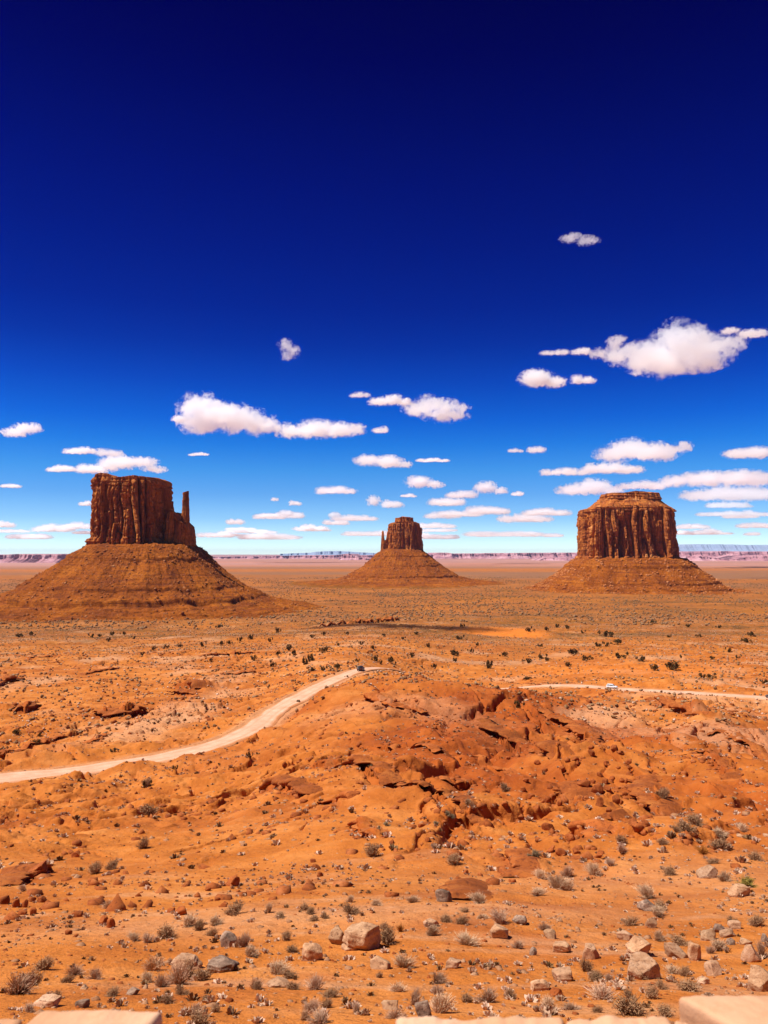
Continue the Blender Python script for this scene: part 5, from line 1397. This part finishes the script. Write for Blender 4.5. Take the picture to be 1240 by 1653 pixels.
def stuff(name, label, tmpl, mat, n, r0, r1, pw, lo, hi, fn, seed, squash=(0.7, 1.1), skew=2.0, half=0.5):
    P, r, g = scatter(n, r0, r1, pw, fn, seed, half)
    m = len(P)
    s = lo + (hi - lo) * g.uniform(0, 1, m) ** skew
    o = merged(tmpl, P, s, g.uniform(0, 6.28, m), name, mat, None, g.uniform(*squash, m))
    tag(o, label, None, None, 'stuff')
    return o
cl = lambda wl, sd, a=0.0, b_=0.5: (lambda x, y: sstep(a, b_, fbm(x / wl, y / wl, sd, 3) + 0.15) * (1 - lookup(_DN, x, y)) + 0.04)
both = lambda wl, sd: (lambda x, y: np.clip(sstep(0.05, 0.55, fbm(x / wl, y / wl, sd, 3) + 0.1) * 0.35 + 1.3 * lookup(_EG, x, y) + 0.01, 0, 1))
stuff("pebbles", "pale pebbles and chips strewn over the near sand", ROCKS_S, M_peb, 9000, 14, 70, 1.3, 0.02, 0.13, cl(6, 301, -0.1, 0.5), 1, (0.4, 0.8), 3.0)
stuff("red_pebbles", "red pebbles strewn over the near sand", ROCKS_S, M_rub, 8000, 14, 90, 1.3, 0.02, 0.16, cl(8, 305, -0.1, 0.5), 2, (0.5, 0.9), 3.0)
rightish = lambda x, y: np.clip(sstep(-0.1, 0.4, fbm(x / 5, y / 4, 341, 3)) * (0.3 + 0.7 * sstep(-0.05, 0.25, np.arctan2(x, y))), 0, 1)
stuff("rubble", "small broken tan stones on the near sand", ROCKS_S, M_peb, 5200, 14.5, 45, 1.3, 0.04, 0.28, rightish, 14, (0.4, 0.8), 2.6)
stuff("brush", "small dry tufts on the near sand", TUFT, M_br1, 3200, 15, 60, 1.4, 0.07, 0.24, cl(9, 309), 3)
stuff("brush", "small dark tufts on the near sand", TUFT, M_br2, 800, 16, 60, 1.4, 0.08, 0.22, cl(9, 311), 4)
stuff("brush", "pale dry tufts dotting the eroded slopes", TUFT, M_br1, 9000, 50, 330, 1.5, 0.18, 0.62, cl(38, 313, -0.15, 0.4), 5)
stuff("brush", "dark dry tufts dotting the eroded slopes", TUFT, M_br2, 1800, 60, 330, 1.6, 0.20, 0.70, cl(45, 315, -0.1, 0.5), 6)
stuff("rubble", "red rock rubble along ledges and gullies", ROCKS_S, M_rub, 34000, 40, 300, 1.5, 0.10, 0.95, both(24, 317), 7, (0.55, 1.0), 3.0)
stuff("rubble", "pale rock rubble over the stony flats", ROCKS_S, M_peb, 30000, 60, 450, 1.6, 0.10, 0.6, cl(30, 319, 0.05, 0.5), 8, (0.4, 0.8), 3.0)
stuff("brush", "pale scrub over the valley flats", BUSHLET, M_br1, 16000, 230, 1300, 1.4, 0.3, 0.95, cl(90, 321, -0.3, 0.3), 9, (0.6, 1.0))
stuff("brush", "dark scrub over the valley flats", BUSHLET, M_br2, 30000, 230, 1500, 1.4, 0.35, 1.25, cl(110, 323, -0.35, 0.35), 10, (0.6, 1.1), 1.5)
stuff("rubble", "rock rubble over the valley flats", ROCKS_S, M_rub, 24000, 230, 1000, 1.4, 0.3, 1.9, cl(60, 325, 0.0, 0.4), 11, (0.4, 0.8), 3.0)
stuff("brush", "dark scrub far out on the plain", BUSHLET, M_br2, 30000, 1000, 3600, 1.3, 1.0, 3.4, cl(260, 327, -0.15, 0.3), 12, (0.7, 1.1), 1.6)
def near2(x, y):
    q = at(625, 962, 2050)
    return np.clip(np.exp(-(((x - q[0] + 0.12 * (y - q[1])) / 40) ** 2 + ((y - q[1]) / 170) ** 2)) * (0.4 + 2 * fbm(x / 30, y / 60, 333, 3)), 0, 1)
stuff("brush", "dark bushes along the wash before the small butte", BUSHLET, M_br2, 5000, 1700, 2500, 1.3, 1.0, 3.0, near2, 13, (0.9, 1.3), half=0.06)

# ------------------------------------------------------------------ vehicles
def plain(name, col, rough=0.4, metal=0.0, spec=0.5):
    m, n, l, b = new_mat(name)
    p = posn(n, l)
    g = noise(n, l, p, 3.0, 4, 0.6)
    c = mix(n, l, rampf(n, l, g, [(0.45, 0.0), (0.75, 0.25)]), col, (0.45, 0.2, 0.09))     # road dust
    l.new(c, b.inputs['Base Color'])
    b.inputs['Roughness'].default_value = rough; b.inputs['Metallic'].default_value = metal; b.inputs['Specular IOR Level'].default_value = spec
    return m
M_glass = plain("car_glass", (0.03, 0.035, 0.04), 0.08); M_tyre = plain("tyre_rubber", (0.02, 0.02, 0.02), 0.9); M_rim = plain("wheel_rim", (0.5, 0.5, 0.5), 0.3, 0.8)
M_red = plain("tail_lamp", (0.4, 0.01, 0.01), 0.2); M_lamp = plain("head_lamp", (0.8, 0.8, 0.78), 0.1)
def loft(sections, mat, name, parent):
    """closed rings of equal length joined end to end, ends capped"""
    n = len(sections[0]); V = np.vstack(sections)
    q = grid_quads(len(sections), n, wrap=True)
    bm = bmesh.new()
    vs = [bm.verts.new(v) for v in V]
    for f in q: bm.faces.new([vs[i] for i in f])
    bm.faces.new([vs[i] for i in range(n)][::-1]); bm.faces.new([vs[(len(sections) - 1) * n + i] for i in range(n)])
    bmesh.ops.recalc_face_normals(bm, faces=bm.faces)
    bmesh.ops.bevel(bm, geom=[e for e in bm.edges if e.calc_face_angle(0) > 0.6], offset=0.035, segments=2, affect='EDGES')
    me = bpy.data.meshes.new(name); bm.to_mesh(me); bm.free()
    for p in me.polygons: p.use_smooth = True
    me.materials.append(mat)
    return link(bpy.data.objects.new(name, me), parent)
def ring(x, w, z0, z1, in_=0.08):
    return np.array([(x, -w, z0 + in_), (x, -w + in_, z0), (x, w - in_, z0), (x, w, z0 + in_), (x, w, z1 - in_), (x, w - in_, z1), (x, -w + in_, z1), (x, -w, z1 - in_)])
def quad_part(name, pts, mat, parent, thick=0.015):
    a = np.array(pts, float); nrm_ = np.cross(a[1] - a[0], a[2] - a[0]); nrm_ /= np.linalg.norm(nrm_)
    V = np.vstack([a, a + nrm_ * thick])
    return mesh_np(name, V, quads=np.array([(0, 1, 2, 3), (7, 6, 5, 4), (0, 4, 5, 1), (1, 5, 6, 2), (2, 6, 7, 3), (3, 7, 4, 0)]), mat=mat, parent=parent)
def vehicle(name, label, paint, loc, rz, pitch=0.0):
    t = empty(name, loc); t.rotation_euler = (0, pitch, rz); tag(t, label, "car")
    M = plain(name + "_paint", paint, 0.35)
    loft([ring(-2.35, 0.86, 0.42, 0.95), ring(-2.25, 0.93, 0.36, 1.08), ring(-0.9, 0.95, 0.33, 1.10), ring(0.95, 0.95, 0.33, 1.08), ring(1.9, 0.92, 0.36, 1.02), ring(2.3, 0.84, 0.42, 0.88)], M, "body", t)
    loft([ring(-2.15, 0.84, 1.04, 1.12, 0.02), ring(-1.95, 0.72, 1.06, 1.74, 0.06), ring(0.1, 0.72, 1.06, 1.80, 0.06), ring(0.45, 0.74, 1.06, 1.66, 0.06), ring(1.1, 0.82, 1.02, 1.10, 0.02)], M, "cabin", t)
    for s in (-1, 1):
        for x0, x1, x2, x3 in ((-1.85, -0.95, -0.95, -1.80), (-0.85, 0.05, 0.05, -0.85), (0.15, 0.72, 0.36, 0.15)):
            pts = [(x0, s * 0.80, 1.16), (x1, s * 0.80, 1.16), (x2, s * 0.745, 1.62), (x3, s * 0.745, 1.62)]
            quad_part("window", pts if s < 0 else pts[::-1], M_glass, t)
    quad_part("windscreen", [(1.02, -0.68, 1.16), (1.02, 0.68, 1.16), (0.50, 0.62, 1.66), (0.50, -0.62, 1.66)], M_glass, t)
    quad_part("rear_window", [(-2.13, 0.66, 1.20), (-2.13, -0.66, 1.20), (-1.985, -0.6, 1.64), (-1.985, 0.6, 1.64)], M_glass, t)
    for s in (-1, 1):
        quad_part("headlight", [(2.26, s * 0.62 - 0.16, 0.72), (2.26, s * 0.62 + 0.16, 0.72), (2.18, s * 0.62 + 0.16, 0.90), (2.18, s * 0.62 - 0.16, 0.90)], M_lamp, t, 0.06)
        quad_part("tail_light", [(-2.34, s * 0.74 + 0.09, 0.72), (-2.34, s * 0.74 - 0.09, 0.72), (-2.30, s * 0.74 - 0.09, 1.0), (-2.30, s * 0.74 + 0.09, 1.0)], M_red, t, 0.04)
        for x in (-1.42, 1.42):
            for nm, r_, w_, mt in (("wheel", 0.37, 0.25, M_tyre), ("rim", 0.22, 0.262, M_rim)):
                bm = bmesh.new()
                bmesh.ops.create_cone(bm, cap_ends=True, segments=24, radius1=r_, radius2=r_, depth=w_, matrix=Matrix.Translation((x, s * 0.84, 0.37)) @ Matrix.Rotation(math.pi / 2, 4, 'X'))
                bmesh.ops.bevel(bm, geom=[e for e in bm.edges if e.calc_face_angle(0) > 1], offset=0.03, segments=2, affect='EDGES')
                me = bpy.data.meshes.new(nm); bm.to_mesh(me); bm.free(); me.materials.append(mt)
                ob = bpy.data.objects.new(nm, me)
                link(ob, t if nm == "wheel" else wh)
                if nm == "wheel": wh = ob
    quad_part("bumper", [(-2.40, 0.8, 0.45), (-2.40, -0.8, 0.45), (-2.37, -0.8, 0.62), (-2.37, 0.8, 0.62)], M_tyre, t, 0.08)
    return t
def on_road(px):
    i = int(np.argmin(np.abs(620 + F * ROAD[:, 0] / ROAD[:, 1] - px) + 1e6 * (np.arange(len(ROAD)) < (len(ROAD) * 0.5 if px > 700 else 0))))
    return ROAD[i], tang[i]
q, tg = on_road(577)
vehicle("dark_car", "dark off road car driving away at the crest of the road", (0.015, 0.015, 0.017), (q[0] + 1.2, q[1], q[2] + 0.06), math.atan2(tg[1], tg[0]) + 0.2)
q, tg = on_road(989)
vehicle("white_car", "white off road car on the right stretch of road", (0.75, 0.75, 0.74), (q[0], q[1] + 0.5, q[2] + 0.06), math.atan2(tg[1], tg[0]))
q, tg = on_road(1238.5)
vehicle("dark_car", "dark car cut by the right frame edge on the road", (0.02, 0.02, 0.022), (q[0], q[1], q[2] + 0.06), math.atan2(tg[1], tg[0]) + math.pi)

# ------------------------------------------------------------------ the overlook wall just below the camera
def wall_mat():
    m, n, l, b = new_mat("pale_sandstone_block")
    p = posn(n, l); ps = posn(n, l, (1, 0.3, 1))
    g = noise(n, l, ps, 4.0, 5, 0.55, 0.4); f = noise(n, l, p, 30.0, 5, 0.6); h = noise(n, l, p, 160.0, 3, 0.6)
    c = rampf(n, l, g, [(0.3, (0.52, 0.255, 0.125)), (0.5, (0.62, 0.34, 0.19)), (0.7, (0.67, 0.40, 0.25))])
    c = mix(n, l, rampf(n, l, f, [(0.38, 0.30), (0.5, 0.0)]), c, (0.46, 0.22, 0.10))
    l.new(c, b.inputs['Base Color'])
    l.new(bump(n, l, h, 0.35, 0.002, bump(n, l, f, 0.5, 0.006)), b.inputs['Normal'])
    return m
M_wall = wall_mat()
def block(name, x0, x1, y0, y1, z0, z1, seed, parent, n=44, chip=0.003, skew=0.0):
    bm = bmesh.new()
    bmesh.ops.create_cube(bm, size=1)
    bmesh.ops.subdivide_edges(bm, edges=bm.edges[:], cuts=n, use_grid_fill=True)
    v = np.array([w.co[:] for w in bm.verts]); f = np.array([[w.index for w in q_.verts] for q_ in bm.faces]); bm.free()
    s = np.array([x1 - x0, y1 - y0, z1 - z0]); c = np.array([(x0 + x1) / 2, (y0 + y1) / 2, (z0 + z1) / 2])
    p = v * s
    # worn rounded arrises
    r = 0.010
    inn = np.clip(p, -(s / 2 - r), s / 2 - r); d = p - inn; L = np.linalg.norm(d, axis=1)
    m_ = L > 1e-9
    p[m_] = inn[m_] + d[m_] / L[m_][:, None] * r
    nrm_ = np.where(m_[:, None], d / (L[:, None] + 1e-9), 0)
    amp = chip * (pn3(p * 14, 1.0, seed) + 0.6 * pn3(p * 40, 1.0, seed + 5) + 0.3 * pn3(p * 110, 1.0, seed + 9)) - 1.6 * chip * np.maximum(pn3(p * 22, 1.0, seed + 15) - 0.35, 0)
    p = p + nrm_ * amp[:, None]
    p[:, 0] += skew * (p[:, 1] - s[1] / 2)
    return mesh_np(name, p + c, quads=f, mat=M_wall, parent=parent, smooth=True)
wall = empty("stone_wall", (0, 1.2, -1.66))
tag(wall, "low overlook wall of pale sandstone blocks at the very bottom edge", "wall")
def wx(px, D): return (px - 620) / F * D / 1.031
off_w = Vector((0, -1.2, 1.66))
def wblock(px0, px1, pyt, D, depth, thick, seed, skew=0.0, chip=0.003):
    zt = at(620, pyt, D)[2]
    o = block("cap_stone", wx(px0, D), wx(px1, D), D - depth, D, zt - thick, zt, seed, wall, chip=chip, skew=skew)
    o.location = off_w
    return o
wblock(1089, 1420, 1603, 1.36, 0.42, 0.20, 61, skew=-0.65)
wblock(66, 268, 1627, 1.34, 0.40, 0.20, 62, skew=0.25)
wblock(-170, 40, 1640, 1.36, 0.40, 0.20, 63)
wblock(640, 905, 1640, 1.33, 0.40, 0.16, 64, chip=0.008)
wblock(910, 1076, 1639, 1.31, 0.40, 0.16, 65, chip=0.008)
wblock(286, 630, 1664, 1.31, 0.40, 0.16, 66, chip=0.008)
wblock(1078, 1112, 1641, 1.28, 0.20, 0.10, 67, chip=0.010)
o = block("wall_body", wx(-900, 1.3), wx(2200, 1.3), 0.93, 1.29, -1.75, at(620, 1668, 1.31)[2] - 0.16, 68, wall, chip=0.008); o.location = off_w

# ------------------------------------------------------------------ the air between here and the horizon
def box_mesh(name, lo, hi):
    v = np.array([(x, y, z) for x in (lo[0], hi[0]) for y in (lo[1], hi[1]) for z in (lo[2], hi[2])], float)
    q = [(0, 1, 3, 2), (4, 6, 7, 5), (0, 4, 5, 1), (2, 3, 7, 6), (0, 2, 6, 4), (1, 5, 7, 3)]
    return mesh_np(name, v, quads=np.array(q))
haze = box_mesh("haze", (-64000, -64000, -2200), (64000, 64000, 262))
hm = bpy.data.materials.new("pale_air"); hm.use_nodes = True
hn = hm.node_tree.nodes; hn.clear()
ho = hn.new('ShaderNodeOutputMaterial'); hv = hn.new('ShaderNodeVolumePrincipled')
hv.inputs['Density'].default_value = 1.0e-5
hv.inputs['Color'].default_value = (0.36, 0.60, 1.0, 1)
hv.inputs['Anisotropy'].default_value = 0.2
hm.node_tree.links.new(hv.outputs[0], ho.inputs['Volume'])
haze.data.materials.append(hm)
haze['kind'] = 'stuff'
